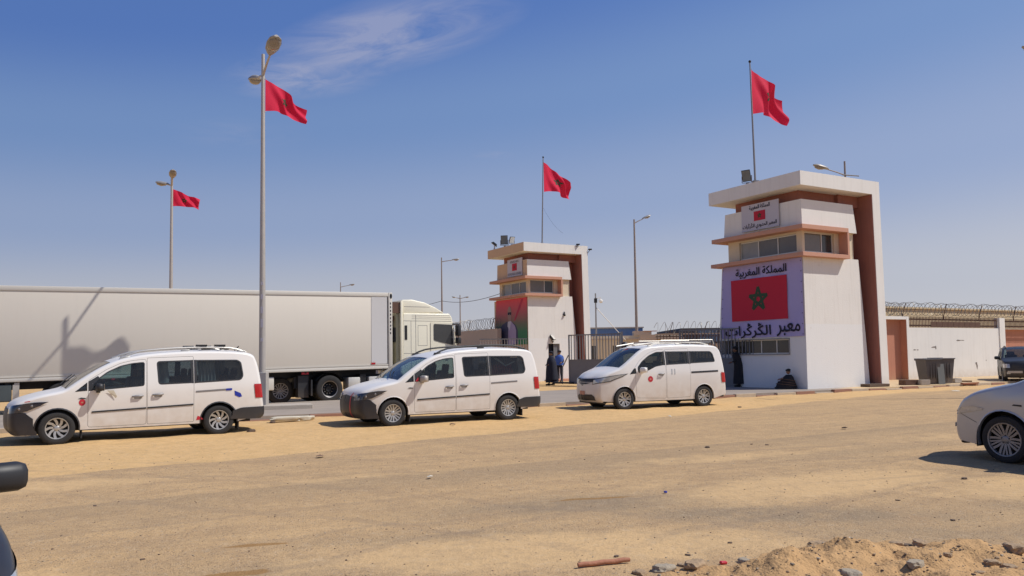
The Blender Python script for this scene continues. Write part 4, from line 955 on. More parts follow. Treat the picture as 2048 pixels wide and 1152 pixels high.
    def wrap(s, t0, t1, zlo, zhi, off, mat, name, par, sides=(-1,), nu=18, nv=8, rear=False, smooth=50):
        m = MB()
        for sg in sides:
            def fn(u, v):
                t = lerp(t0, t1, u); z = lerp(zlo(u), zhi(u), v); a = s.shell(z, t-.015, rear); b = s.shell(z, t+.015, rear); c = s.shell(z, t, rear)
                dx, dy = b[0]-a[0], b[1]-a[1]; l = math.hypot(dx, dy) or 1; nx_, ny_ = dy/l, -dx/l
                if (ny_ < 0 and abs(ny_) > abs(nx_)) or (nx_ > 0) != rear and abs(nx_) >= abs(ny_): nx_, ny_ = -nx_, -ny_
                return (c[0]+nx_*off, sg*(c[1]+ny_*off), z)
            m.grid(fn, nu, nv)
        return m.build(name, M[mat] if isinstance(mat, str) else mat, par, smooth=smooth, fix=False)
def wheel(par, x, y, r, rim, w=.19, style='multi', sg=-1, tyre=None, rimmat='alloy'):
    """tyre + rim; axis along y, outer face at sg"""
    t_ = MB(); hw = w/2; prof = [(rim*.97, -hw*.86), (rim+.02, -hw), (r-.045, -hw*1.02), (r-.012, -hw*.86), (r, -hw*.55), (r, hw*.55), (r-.012, hw*.86), (r-.045, hw*1.02), (rim+.02, hw), (rim*.97, hw*.86)]
    t_.lathe(prof, 40); 
    for k in range(3): t_.lathe([(r+.001, -hw*.4+k*hw*.4-.006), (r+.004, -hw*.4+k*hw*.4), (r+.001, -hw*.4+k*hw*.4+.006)], 40)
    ty = t_.build('wheel', M['rubber'], par, smooth=40); ty.location = (x, y, r)
    o = sg*hw
    d = MB(); d.lathe([(0, -sg*.01), (rim*.9, -sg*.01), (rim*.99, o*.8)], 32); d.build('dark_backing', M['darkmetal'], ty, smooth=40)  # dark disc puts the shade behind the spokes into colour
    b = MB(); b.lathe([(rim*.90, o*.55), (rim*.93, o*.93), (rim*1.0, o*.97), (rim*1.03, o*.88)], 40)
    def spoke(a0, a1, w0, w1, r0=.05, r1=None, y0=.62, y1=.86):
        r1_ = (r1 or rim*.95); pts = []
        for (aa, rr, ww) in ((a0, r0, w0), (lerp(a0, a1, .5), (r0+r1_)/2, (w0+w1)/2), (a1, r1_, w1)):
            c, s_ = cos(aa), sin(aa); yy = o*lerp(y0, y1, (rr-r0)/(r1_-r0)); pts.append(((rr*c-ww*s_, yy, rr*s_+ww*c), (rr*c+ww*s_, yy, rr*s_-ww*c)))
        for i in range(2):
            a, b_ = pts[i], pts[i+1]; b.add([a[0], a[1], b_[1], b_[0]]+[(p[0], p[1]-o*.25, p[2]) for p in (a[0], a[1], b_[1], b_[0])], [(0, 1, 2, 3), (0, 4, 5, 1), (1, 5, 6, 2), (2, 6, 7, 3), (3, 7, 4, 0)])
    if style == 'swirl':
        for k in range(9): a = 2*pi*k/9; spoke(a, a+.42, .02, .026); 
    elif style == 'ten':
        for k in range(5):
            a = 2*pi*k/5
            for e in (-.17, .17): spoke(a+e*.7, a+e*1.5, .016, .020)
            spoke(a+pi/5, a+pi/5, .012, .016)
    elif style == 'pairs':
        for k in range(6):
            a = 2*pi*k/6+.2
            for e in (-.17, .17): spoke(a+e*.9, a+e*1.35, .017, .02)
    else:
        for k in range(5):
            a = 2*pi*k/5+.3
            for e in (-.2, .2): spoke(a+e*.6, a+e*1.35, .013, .018, y1=.8)
            for e in (-.06, .06): spoke(a+pi/5+e, a+pi/5+e*2.2, .009, .013, y1=.8)
    b.lathe([(0, o*.7), (.035, o*.7), (.055, o*.62), (.07, o*.5)], 20)
    b.build('rim', M[rimmat], ty, smooth=40)
    n = MB()
    for k in range(5): a = 2*pi*k/5+.3; n.lathe([(0, o*.68), (.011, o*.66), (.011, o*.5)], 6, Matrix.Translation((.052*cos(a)*1.05, 0, .052*sin(a)*1.05)))
    n.build('wheel_bolts', M['darkmetal'], ty)
    return ty
def build_car(spec, name, loc, heading, label, cat, group=None, scale=1.):
    """heading = world angle of the car's local +x (front to tail)"""
    c = Car(spec); g = empty(name, (loc[0], loc[1], loc[2] if len(loc) > 2 else 0), heading, label, cat, group); sp = spec
    paint = sp['paint']; body = MB(); n = len(c.cols)
    inner = []; doors = [(k, d) for k, d in sp['doors']]; wins = sp['windows']
    for k, d in doors: inner += [d, inset(d, .006)]
    for w_ in wins: inner.append(w_['p'])
    o, b_ = c.outline(); loop = o+b_; loops = [loop]+[dens(p, .07) for p in inner]
    v, f = tri2d(loops, .10)
    dd = [(k, d, inset(d, .006)) for k, d in doors]; dm = {i: [] for i in range(len(dd))}; bf_ = []
    for t in f:
        x = sum(v[i][0] for i in t)/3; z = sum(v[i][1] for i in t)/3
        if not pip(x, z, loop): continue
        if any(pip(x, z, w_['p']) for w_ in wins): continue
        hit = False
        for i, (k, d, di) in enumerate(dd):
            if pip(x, z, d):
                hit = True
                if pip(x, z, di): dm[i].append(t)
                break
        if not hit: bf_.append(t)
    for sg in (-1, 1): body.add(c.lift(v, 0, sg), bf_)
    # top skin
    W0, W1 = sp['ws']; R0, R1 = sp['rs']; rows = c.cols; wsf = []; rsf = []
    full = [[(x, -y, z) for (x, y, z) in r]+[(x, y, z) for (x, y, z) in r[::-1][1:]] for r in rows]; m_ = len(full[0])
    vs_ = [p for r in full for p in r]
    tf = []
    for i in range(n-1):
        xm = (c.path[i][0]+c.path[i+1][0])/2; zm = (c.path[i][1]+c.path[i+1][1])/2
        for j in range(m_-1):
            q = (i*m_+j, i*m_+j+1, (i+1)*m_+j+1, (i+1)*m_+j); inn = 6 <= j < m_-7
            if W0 < xm < W1 and zm > .8 and inn: wsf.append(q)
            elif xm > R0 and R1[0] < zm < R1[1] and 6 <= j < m_-7: rsf.append(q)
            else: tf.append(q)
    body.add(vs_, tf); body.build('body', M[paint], g, smooth=38, fix=False)
    def sub(fs_, nm, mat, off):
        us = sorted({i for q in fs_ for i in q}); mp = {k: i for i, k in enumerate(us)}; a = MB(); a.add([(vs_[i][0], vs_[i][1], vs_[i][2]-off) for i in us], [tuple(mp[i] for i in q) for q in fs_]); return a.build(nm, M[mat], g, smooth=60, fix=False)
    sub(wsf, 'windshield', 'cartint', .004)
    if rsf: sub(rsf, 'rear_window', 'cartint2', .004)
    dobj = []
    for i, (k, d, di) in enumerate(dd):
        for sg in (-1, 1):
            a = MB(); us = sorted({q for t in dm[i] for q in t}); mp = {q: w_ for w_, q in enumerate(us)}
            a.add(c.lift([v[q] for q in us], .002, sg), [tuple(mp[q] for q in t) for t in dm[i]])
            lp = dens(di, .07); kk = len(lp); a.add(c.lift(lp, .002, sg)+c.lift(lp, -.03, sg), [(q, (q+1) % kk, (q+1) % kk+kk, q+kk) for q in range(kk)])
            ob = a.build(k, M[paint], g, smooth=38, fix=False)
            if sg < 0: dobj.append(ob)
    for w_ in wins:
        par = dobj[w_['door']] if w_.get('door') is not None else g; par2 = g
        for sg in (-1, 1):
            pr = par if sg < 0 else g
            wob = c.patch(w_['p'], -.012, w_.get('glass', 'cartint'), 'window', pr, sg)
            p0 = dens(w_['p'], .06); p1 = inset(p0, w_.get('rim', .022)); k = len(p0); a = MB(); a.add(c.lift(p0, .003, sg)+c.lift(p1, .003, sg)+c.lift(p0, -.02, sg), [(q, (q+1) % k, (q+1) % k+k, q+k) for q in range(k)]+[(q, (q+1) % k, (q+1) % k+2*k, q+2*k) for q in range(k)]); a.build('window_seal', M['blackplastic'], pr if sg > 0 else pr, fix=False)
    # dark gap liner behind door edges and floor pan
    for sg in (-1, 1):
        a = MB()
        for k, d, di in dd:
            lp = dens(inset(d, -.03), .07); lq = dens(inset(d, .04), .07)
            kk = min(len(lp), len(lq)); lp = dens(d, .07); lq = inset(lp, .035); lr = inset(lp, -.03); kk = len(lp)
            a.add(c.lift(lr, -.028, sg)+c.lift(lq, -.028, sg), [(q, (q+1) % kk, (q+1) % kk+kk, q+kk) for q in range(kk)])
        a.build('door_seal', M['rubber'], g, fix=False)
    u = MB(); hw = c.hw; zf = c.sill
    u.box(c.wx[0]+c.ar+.02, c.wx[1]-c.ar-.02, -hw*.9, hw*.9, zf-.02, zf+.04); u.box(.25, c.L-.25, -hw*.62, hw*.62, zf-.03, zf+.2)
    u.tube([(.6, .2, zf-.05), (c.L-.2, .25, zf-.04)], .03, 6); u.box(c.L-1.3, c.L-.5, -.3, .3, zf-.09, zf)
    for wx in c.wx:
        u.box(wx-.06, wx+.06, -hw*.8, hw*.8, c.wr-.05, c.wr+.05)
        for sg in (-1, 1):
            a = [(wx+(c.ar+.005)*cos(pi*k/14), c.wr+(c.ar+.005)*sin(pi*k/14)*c.aq) for k in range(15)]; a = [(a[0][0], zf-.02)]+a+[(a[-1][0], zf-.02)]; k = len(a)
            u.add([(x, sg*(hw*.95), z) for x, z in a]+[(x, sg*(hw-.36), z) for x, z in a], [(q, q+1, q+1+k, q+k) for q in range(k-1)]+[tuple(range(k, 2*k))])
    u.build('underbody', M['darkmetal'], g, fix=False)
    # arch lip
    for wx in c.wx:
        for sg in (-1, 1):
            lip = MB(); k = 17; a0 = math.asin(max(-1, min(1, (c.sill-c.wr)/c.ar))); A = [a0+(pi-2*a0)*i/(k-1) for i in range(k)]; lw = sp.get('lip', .03)
            o1 = [(wx+(c.ar+lw)*cos(a), c.wr+(c.ar+lw)*c.aq*sin(a)) for a in A]; o2 = [(wx+(c.ar-.004)*cos(a), c.wr+(c.ar-.004)*c.aq*sin(a)) for a in A]
            lip.add(c.lift(o1, .004, sg)+c.lift(o2, .012, sg)+c.lift(o2, -.05, sg), [(i, i+1, i+1+k, i+k) for i in range(k-1)]+[(i+k, i+1+k, i+1+2*k, i+2*k) for i in range(k-1)])
            lip.build('wheel_arch', M[sp.get('lipmat', paint)], g, smooth=50, fix=False)
    # wheels
    for wx in c.wx:
        for sg in (-1, 1): wheel(g, wx, sg*(hw-.115), c.wr, sp['rim'], .20, sp['style'], sg, rimmat=sp.get('rimmat', 'alloy'))
    # seats, dash, wheel
    it = MB()
    for (x, rows_) in sp['seats']:
        for yy in (-.38, .38):
            T = Matrix.Translation((x, yy, zf+.25)); it.box(-.02, .5, -.24, .24, .12, .28, T, b=.04); it.box(.42, .56, -.23, .23, .25, .82, T @ Matrix.Rotation(R(8), 4, 'Y'), b=.04); it.box(.50, .60, -.13, .13, .80, .98, T @ Matrix.Rotation(R(8), 4, 'Y'), b=.03)
    it.build('seats', M['seat'], g, smooth=40)
    it = MB(); it.box(sp['dash'][0], sp['dash'][1], -hw*.86, hw*.86, .70, sp['dash'][2], b=.05); T = Matrix.Translation((sp['dash'][1]+.12, -.38, sp['dash'][2]-.02)) @ Matrix.Rotation(R(-65), 4, 'Y')
    it.tube([T @ V3((.18*cos(2*pi*k/16), .18*sin(2*pi*k/16), 0)) for k in range(17)], .014, 6); it.build('dashboard', M['blackplastic'], g)
    # mirrors
    mx, mz = sp['mirror']
    for sg in (-1, 1):
        y = sg*(c.W(mx, mz)+.02); h = MB(); T = Matrix.Translation((mx, y, mz))
        h.box(-.06, .07, 0 if sg > 0 else -.24, .24 if sg > 0 else 0, -.07, .085, T @ Matrix.Rotation(sg*R(-8), 4, 'Z'), b=.05); h.box(-.02, .05, -.06, .06, -.1, -.02, T, b=.01)
        ob = h.build('mirror', M[sp['mirmat']], g, smooth=50); h = MB(); h.box(.072, .076, sg*.03 if sg > 0 else -.21, .21 if sg > 0 else -.03, -.06, .075, T @ Matrix.Rotation(sg*R(-8), 4, 'Z')); h.build('mirror_glass', M['chrome'], ob)
    return c, g, dobj
def capsule(x0, x1, z0, z1, h):      # a slim strip polygon
    return [(x0, z0-h/2), (x1, z1-h/2), (x1, z1+h/2), (x0, z0+h/2)]
def handle(c, par, x, z):
    c.patch(rounded([(x-.075, z-.035), (x+.075, z-.035), (x+.075, z+.035), (x-.075, z+.035)], .035), .0045, 'steel', 'handle_shade', par)  # flat grey patch; shade of a handle cup put into its colour
    h = MB(); y = -c.W(x, z); h.tube([(x-.10, y-.012, z+.015), (x-.06, y-.042, z+.014), (x+.06, y-.042, z+.02), (x+.10, y-.012, z+.024)], .016, 8); return h.build('handle', M['steel'], par, smooth=60)
def roof_rails(c, par, x0, x1, mat, h=.05, yk=.16, r=.016):
    for sg in (-1, 1):
        m = MB(); pts = []
        for k in range(15):
            u = k/14; x = lerp(x0, x1, u); zt = interp(x, [p[0] for p in c.path if p[1] > 1.4], [p[1] for p in c.path if p[1] > 1.4]); e = min(1, min(u, 1-u)*9)
            pts.append((x, sg*(c.W(x, zt-.1)-yk), zt+.01+h*e))
        m.tube(pts, r, 7)
        for u in (.04, .5, .96): x = lerp(x0, x1, u); zt = interp(x, [p[0] for p in c.path if p[1] > 1.4], [p[1] for p in c.path if p[1] > 1.4]); m.box(x-.09, x+.09, sg*(c.W(x, zt-.1)-yk)-.02, sg*(c.W(x, zt-.1)-yk)+.02, zt-.03, zt+.035, b=.008)
        m.build('roof_rail', M[mat], par, smooth=50)
def curtain(par, x0, x1, z0, z1, y, mat, name='curtain', waves=9, drawn=1.):
    m = MB(); m.grid(lambda u, v: (lerp(x0, x1, u)+.015*sin(6*v), y+.022*sin(2*pi*waves*u+v), lerp(z0, z1, v)), waves*8, 6); return m.build(name, M[mat], par, smooth=180, fix=False)

# ---- long-wheelbase people carrier
LWB = dict(top=[(.19, .20), (.11, .30), (.09, .50), (.10, .64), (.13, .76), (.20, .84), (.36, .905), (.62, .975), (.90, 1.03), (1.02, 1.07), (1.22, 1.215), (1.55, 1.435), (1.84, 1.585), (2.1, 1.665), (2.5, 1.735), (3.1, 1.78), (3.7, 1.79), (4.2, 1.775), (4.52, 1.74), (4.66, 1.67), (4.735, 1.48), (4.79, 1.2), (4.83, .85), (4.86, .62), (4.875, .5), (4.86, .36), (4.78, .30)],
           hw=.895, fx=.95, pf=.20, rx=.7, pr=.06, zb=1.02, zr=1.82, tum=.145, cowl=.95, wt=1.84, nose_r=.36, nose_c=.06, sill=.27, wr=.318, ar=.375, aq=1.0, wx=(.88, 3.886), ws=(1.02, 1.80), rs=(4.5, (1.12, 1.62)),
           doors=[('front_door', rounded([(1.40, .31), (2.458, .31), (2.458, 1.632), (2.2, 1.608), (1.98, 1.555), (1.72, 1.43), (1.40, 1.22)], .05)), ('sliding_door', rounded([(2.472, .31), (3.375, .31), (3.375, 1.68), (2.472, 1.655)], .03))],
           windows=[dict(p=rounded([(1.47, 1.02), (2.42, 1.085), (2.43, 1.575), (2.2, 1.555), (1.98, 1.505), (1.74, 1.39), (1.60, 1.28), (1.47, 1.16)], .05), door=0), dict(p=rounded([(2.68, 1.10), (3.345, 1.115), (3.345, 1.60), (2.65, 1.585)], [.07, .0, .0, .07]), door=1, glass='cartint2', rim=.03), dict(p=rounded([(3.405, 1.115), (4.34, 1.15), (4.40, 1.24), (4.36, 1.54), (4.28, 1.595), (3.405, 1.60)], [0, .07, .07, .07, .07, 0]), glass='cartint2', rim=.03),
                    dict(p=[(1.17, 1.01), (1.385, 1.025), (1.385, 1.19)], rim=.014)],
           seats=[(1.75, 2), (2.75, 2), (3.65, 2)], dash=(1.15, 1.55, 1.06), mirror=(1.56, 1.08), rim=.203, paint='white', lip=.02)
def lwb_details(c, g, d, rails, bra='bra', trim='blackplastic'):
    c.patch([(3.340, 1.113), (3.366, 1.113), (3.366, 1.602), (3.340, 1.602)], .005, 'blackplastic', 'window_pillar', d[1]); c.patch([(3.384, 1.113), (3.41, 1.113), (3.41, 1.602), (3.384, 1.602)], .005, 'blackplastic', 'window_pillar', g)
    c.wrap(-.30, 1.2, lambda u: .21, lambda u: interp(u, [0, .10, .3, .45, 1], [.52, .645, .665, .71, .775]), .014, bra, 'front_cover', g, sides=(-1, 1), nu=34, nv=10)
    c.wrap(-.36, .34, lambda u: interp(u, [0, .25, .5, 1], [.765, .67, .64, .62]), lambda u: interp(u, [0, .3, .6, 1], [.835, .835, .80, .745]), .020, 'lampclear', 'headlight', g, sides=(-1,), nu=16, nv=6)
    c.wrap(-.36, .34, lambda u: interp(u, [0, .25, .5, 1], [.765, .67, .64, .62]), lambda u: interp(u, [0, .3, .6, 1], [.835, .835, .80, .745]), .020, 'lampclear', 'headlight', g, sides=(1,), nu=16, nv=6)
    for u_, z_ in ((-.22, .765), (-.05, .715)):
        a = c.shell(z_, u_); m = MB(); m.ball((a[0]+.0, -a[1]-.012, z_), (.03, .014, .032)); m.build('headlight_reflector', M['steel'], g, smooth=180)
    c.wrap(.6, 1.2, lambda u: .84, lambda u: .862, .016, 'chrome', 'grille_trim', g, sides=(-1, 1), nu=10, nv=2) if False else None
    # door strips, handles, slide rail, bumpers, lamps
    c.patch(capsule(1.47, 2.45, .605, .64, .030), .014, trim, 'side_strip', d[0], th=.014); c.patch(capsule(2.48, 3.36, .641, .672, .030), .014, trim, 'side_strip', d[1], th=.014)
    handle(c, d[0], 2.29, .865); handle(c, d[1], 2.67, .885)
    c.patch(capsule(3.41, 4.14, .935, .965, .035), .006, 'steel', 'slide_rail', g, th=.006)
    c.wrap(-.62, 1.2, lambda u: interp(u, [0, .2, 1], [.33, .31, .31]), lambda u: interp(u, [0, .1, 1], [.50, .56, .58]), .016, 'blackplastic', 'rear_bumper', g, sides=(-1, 1), nu=24, nv=6, rear=True)
    for sg in (-1, 1): c.wrap(-.10, .10, lambda u: .76, lambda u: 1.06, .012, 'red', 'tail_light', g, sides=(sg,), nu=8, nv=8, rear=True)
    c.patch([(1.22, .875), (1.36, .865), (1.36, .885), (1.28, .895)], .010, 'blackplastic', 'side_indicator', g)
    for wx in (1.30, 4.30): MB().box(wx-.012, wx+.012, -c.hw*.93, -c.hw*.66, .10, .34).build('mud_flap', M['rubber'], g)
    roof_rails(c, g, 1.98, 4.5, rails, h=.065, yk=.13, r=.021)
    c.patch([(1.41, 1.02), (1.482, 1.02), (1.478, 1.16), (1.60, 1.275), (1.575, 1.31), (1.41, 1.205)], .004, 'blackplastic', 'mirror_base', d[0])
    for yy in (-.35, .3): MB().tube([(1.0, yy, 1.135), (1.12, yy+.3, 1.235), (1.25, yy+.5, 1.325)], .01, 5).build('wiper', M['rubber'], g)
def rear_of(px): return px
def world_of(front_wheel, yaw, wbx=.88, y=-.78): return (front_wheel[0]-cos(yaw)*wbx+sin(yaw)*y, front_wheel[1]-sin(yaw)*wbx-cos(yaw)*y)
# van one
yaw = R(33.5); sp = dict(LWB); sp.update(style='swirl', mirmat='blackplastic', lipmat='blackplastic')  # black arch lips put the dark gap around the tyres into colour
p = world_of((-8.83, 15.55), yaw)
c, g, d = build_car(sp, 'van', p, yaw, 'white van at the left with two roof carriers and blue tape by its tail', 'van', 'white vans parked along the sandy kerb')
lwb_details(c, g, d, 'alloy')
for x in (3.62, 4.0):       # folded roof carriers
    m = MB(); zt = 1.79; m.tube([(x, -.66, zt+.085), (x, .66, zt+.085)], .022, 6)
    for sg in (-1, 1): m.box(x-.05, x+.14, sg*.62-.03, sg*.62+.03, zt+.02, zt+.07, b=.01); m.box(x-.17, x+.06, sg*.66-.03, sg*.66+.03, zt+.10, zt+.135, b=.008); m.tube([(x+.0, sg*.66, zt+.12), (x+.1, sg*.66, zt+.04)], .018, 5)
    m.build('roof_carrier', M['darkmetal'], g)
m = MB(); m.tube([(4.42, 0, 1.80), (4.52, 0, 1.9)], .012, 5); m.build('antenna', M['darkmetal'], g)
curtain(g, 3.50, 3.85, 1.1, 1.6, -.66, 'curtw', waves=5); curtain(g, 4.0, 4.3, 1.12, 1.6, .3, 'curtw', waves=4); curtain(g, 2.70, 2.92, 1.12, 1.58, -.64, 'curtw', waves=1)
c.patch(rounded([(4.02, .935), (4.15, .94), (4.15, .985), (4.02, .98)], .02), .009, 'stickblue', 'blue_tape', g); c.patch([(4.20, .93), (4.33, .87), (4.36, .80), (4.30, .785), (4.21, .83)], .006, 'stickblue', 'blue_tape', g)
c.patch([(1.30+.058*cos(2*pi*k/16), .80+.065*sin(2*pi*k/16)) for k in range(16)], .004, 'stickred', 'round_sticker', g); c.patch([(1.30+.022*cos(2*pi*k/12), .80+.015*sin(2*pi*k/12)) for k in range(12)], .0055, 'pink', 'round_sticker', g)
c.patch([(3.42, .34), (3.56, .35), (3.52, .40), (3.45, .43)], .005, 'stickred', 'sticker', g); c.patch([(.34, .835), (.43, .85), (.43, .865), (.34, .85)], .02, 'stickred', 'sticker', g)
m = MB(); T = Matrix.Translation((1.85, -c.W(1.85, .95)-.025, .96)); m.add([T @ V3(p_) for p_ in ((-.12, 0, .06), (.0, -.01, .06), (.06, -.01, -.06), (.04, 0, -.10))], [(0, 1, 2, 3)]); m.build('paper_tag', M['sack'], d[0], fix=False)
m = MB(); m.tube([(4.86, -.1, .40), (4.98, -.1, .38), (5.0, -.1, .44)], .02, 6); m.build('tow_ball', M['steel'], g)
# van two
yaw = R(29); sp = dict(LWB); sp.update(style='ten', mirmat='galv', lipmat='white')
p = world_of((-2.80, 18.50), yaw)
c, g, d = build_car(sp, 'van', p, yaw, 'white van in the middle with black roof rails and red piping on its front cover', 'van', 'white vans parked along the sandy kerb')
lwb_details(c, g, d, 'darkmetal')
c.wrap(.48, .52, lambda u: .22, lambda u: .80, .020, 'stickred', 'red_piping', g, sides=(-1,), nu=2, nv=8)
curtain(g, 3.45, 4.3, 1.13, 1.60, -.645, 'curtd', waves=12); curtain(g, 2.72, 3.05, 1.1, 1.6, -.65, 'curtd', waves=5)
curtain(g, 3.5, 4.12, 1.14, 1.38, -.675, 'curtr', 'red_cloth', 9)
m = MB(); m.add([(x, -.70, z) for x, z in ((3.55, 1.56), (3.65, 1.56), (3.92, 1.37), (4.18, 1.47), (4.18, 1.44), (3.92, 1.33))], [(0, 1, 2, 5), (2, 3, 4, 5)]); m.build('white_band', M['curtw'], g, fix=False)
c.patch([(1.42, 1.03), (1.50, 1.025), (1.50, 1.13)], .007, 'stickred', 'red_corner', g)
c.patch([(4.0, 1.555), (4.2, 1.555), (4.2, 1.58), (4.0, 1.58)], -.009, 'curtw', 'window_sticker', g)
# van three: shorter boxy van with a roof rack
SV = dict(top=[(.12, .20), (.04, .28), (.0, .42), (.0, .60), (.02, .78), (.07, .93), (.24, 1.05), (.50, 1.14), (.70, 1.215), (1.0, 1.42), (1.32, 1.645), (1.55, 1.76), (1.8, 1.81), (2.5, 1.85), (3.3, 1.85), (3.95, 1.825), (4.15, 1.77), (4.25, 1.62), (4.32, 1.25), (4.36, .85), (4.395, .6), (4.39, .35), (4.30, .27)],
          hw=.85, fx=1.0, pf=.20, rx=.7, pr=.07, zb=1.02, zr=1.85, tum=.16, cowl=.62, wt=1.6, nose_r=.36, nose_c=.12, sill=.25, wr=.318, ar=.36, aq=1.02, wx=(.80, 3.525), ws=(.68, 1.50), rs=(4.1, (1.1, 1.65)),
          doors=[('front_door', rounded([(1.20, .34), (2.20, .30), (2.20, 1.72), (1.95, 1.715), (1.65, 1.62), (1.34, 1.42), (1.14, 1.20)], .06)), ('sliding_door', rounded([(2.22, .30), (3.05, .32), (3.05, 1.74), (2.22, 1.72)], .05))],
          windows=[dict(p=rounded([(1.26, 1.055), (1.62, 1.12), (1.85, 1.22), (2.14, 1.265), (2.14, 1.655), (1.92, 1.65), (1.66, 1.555), (1.40, 1.38), (1.24, 1.21)], [.05, .05, .05, 0, 0, .05, .05, .05, .05]), door=0), dict(p=rounded([(2.27, 1.265), (3.0, 1.29), (3.0, 1.66), (2.27, 1.66)], .02), door=1, glass='cartint2', rim=.035), dict(p=rounded([(3.09, 1.30), (3.98, 1.33), (3.92, 1.58), (3.84, 1.655), (3.09, 1.66)], [0, .07, .07, .07, 0]), glass='cartint2', rim=.03),
                   dict(p=[(.97, 1.02), (1.20, 1.04), (1.18, 1.19), (1.12, 1.18)], rim=.012)],
          seats=[(1.5, 2), (2.4, 2)], dash=(.9, 1.3, 1.08), mirror=(1.33, 1.13), rim=.205, paint='white', style='pairs', mirmat='white', lip=.018)
yaw = R(23); p = world_of((3.13, 22.90), yaw, .80, -.74)
c, g, d = build_car(SV, 'van', p, yaw, 'white boxy van at the right with a silver roof rack and round red door sticker', 'van', 'white vans parked along the sandy kerb')
c.wrap(-.50, .36, lambda u: interp(u, [0, .3, 1], [.955, .82, .74]), lambda u: interp(u, [0, .25, 1], [1.045, 1.02, .90]), .008, 'blackplastic', 'headlight_surround', g, sides=(-1,)); c.wrap(-.46, .34, lambda u: interp(u, [0, .3, 1], [.97, .84, .76]), lambda u: interp(u, [0, .25, 1], [1.03, 1.0, .87]), .012, 'lampwhite', 'headlight', g, sides=(-1,)); c.wrap(-.46, .34, lambda u: interp(u, [0, .3, 1], [.97, .84, .76]), lambda u: interp(u, [0, .25, 1], [1.03, 1.0, .87]), .012, 'lampwhite', 'headlight', g, sides=(1,))
c.wrap(.20, 1.25, lambda u: interp(u, [0, .45, .75, 1], [.84, .74, .64, .60]), lambda u: interp(u, [0, 1], [.92, .90]), .010, 'blackplastic', 'grille', g, sides=(-1, 1), nu=16)
c.wrap(.98, 1.25, lambda u: .69, lambda u: .80, .022, 'chrome', 'badge', g, sides=(-1, 1), nu=4, nv=4)
c.wrap(.62, 1.25, lambda u: .45, lambda u: .56, .016, 'pink_trim', 'number_plate', g, sides=(-1, 1), nu=6, nv=3)
c.wrap(.24, 1.25, lambda u: .29, lambda u: interp(u, [0, .12, 1], [.40, .46, .46]), .010, 'blackplastic', 'lower_grille', g, sides=(-1, 1), nu=16)
c.wrap(-.05, 1.25, lambda u: .20, lambda u: .235, .008, 'blackplastic', 'chin', g, sides=(-1, 1), nu=16, nv=2)
for z_ in (.74, .80): c.wrap(.36, 1.0, lambda u: z_, lambda u: z_+.014, .018, 'alu', 'grille_bar', g, sides=(-1, 1), nu=10, nv=1)
for x0_, x1_, dz, pp in ((2.135, 2.192, .0, d[0]), (2.228, 2.275, .0, d[1]), (2.995, 3.042, .025, d[1]), (3.058, 3.095, .03, g)): c.patch([(x0_, 1.262+dz), (x1_, 1.262+dz), (x1_, 1.662), (x0_, 1.662)], .005, 'blackplastic', 'window_pillar', pp)
c.patch(capsule(3.08, 4.05, 1.035, 1.06, .05), .006, 'blackplastic', 'slide_rail', g, th=.006)
c.patch([(1.66+.085*cos(2*pi*k/18), .87+.085*sin(2*pi*k/18)) for k in range(18)], .006, 'stickred', 'round_sticker', d[0]); c.patch([(1.66+.03*cos(2*pi*k/12), .87+.02*sin(2*pi*k/12)) for k in range(12)], .008, 'pink_trim', 'round_sticker', d[0])
handle(c, d[0], 2.03, .99)
for x in (2.40, 2.50): c.patch(rounded([(x-.02, .98), (x+.02, .98), (x+.02, 1.15), (x-.02, 1.15)], .02), .006, 'silver', 'handle', d[1], th=.02)
for sg in (-1, 1):
    c.wrap(-.10, .10, lambda u: .72, lambda u: interp(u, [0, 1], [1.02, 1.0]), .015, 'red', 'tail_light', g, sides=(sg,), nu=8, nv=8, rear=True)
roof_rails(c, g, 1.75, 3.9, 'alu', h=.055)
m = MB(); zt = 1.93
for yy in (-.58, -.2, .2, .58): m.tube([(2.0, yy, zt), (4.0, yy, zt+.03)], .011, 6)
for x in (2.0, 2.5, 3.0, 3.5, 4.0): m.tube([(x, -.58, zt), (x, .58, zt)], .012, 6); 
m.tube([(2.0, -.58, zt-.0), (1.35, -.52, zt-.09)], .018, 6); m.tube([(2.0, .58, zt), (1.35, .52, zt-.09)], .018, 6)
for sg in (-1, 1): m.tube([(2.2, sg*.6, zt+.06), (4.05, sg*.6, zt+.07), (4.1, sg*.6, zt-.06)], .013, 6)
m.build('roof_rack', M['alu'], g)
m = MB(); m.box(2.4, 2.95, .66, .68, 1.52, 1.62); m.build('sun_strip', pbr('teal_strip', (.1, .5, .48), .6), g)

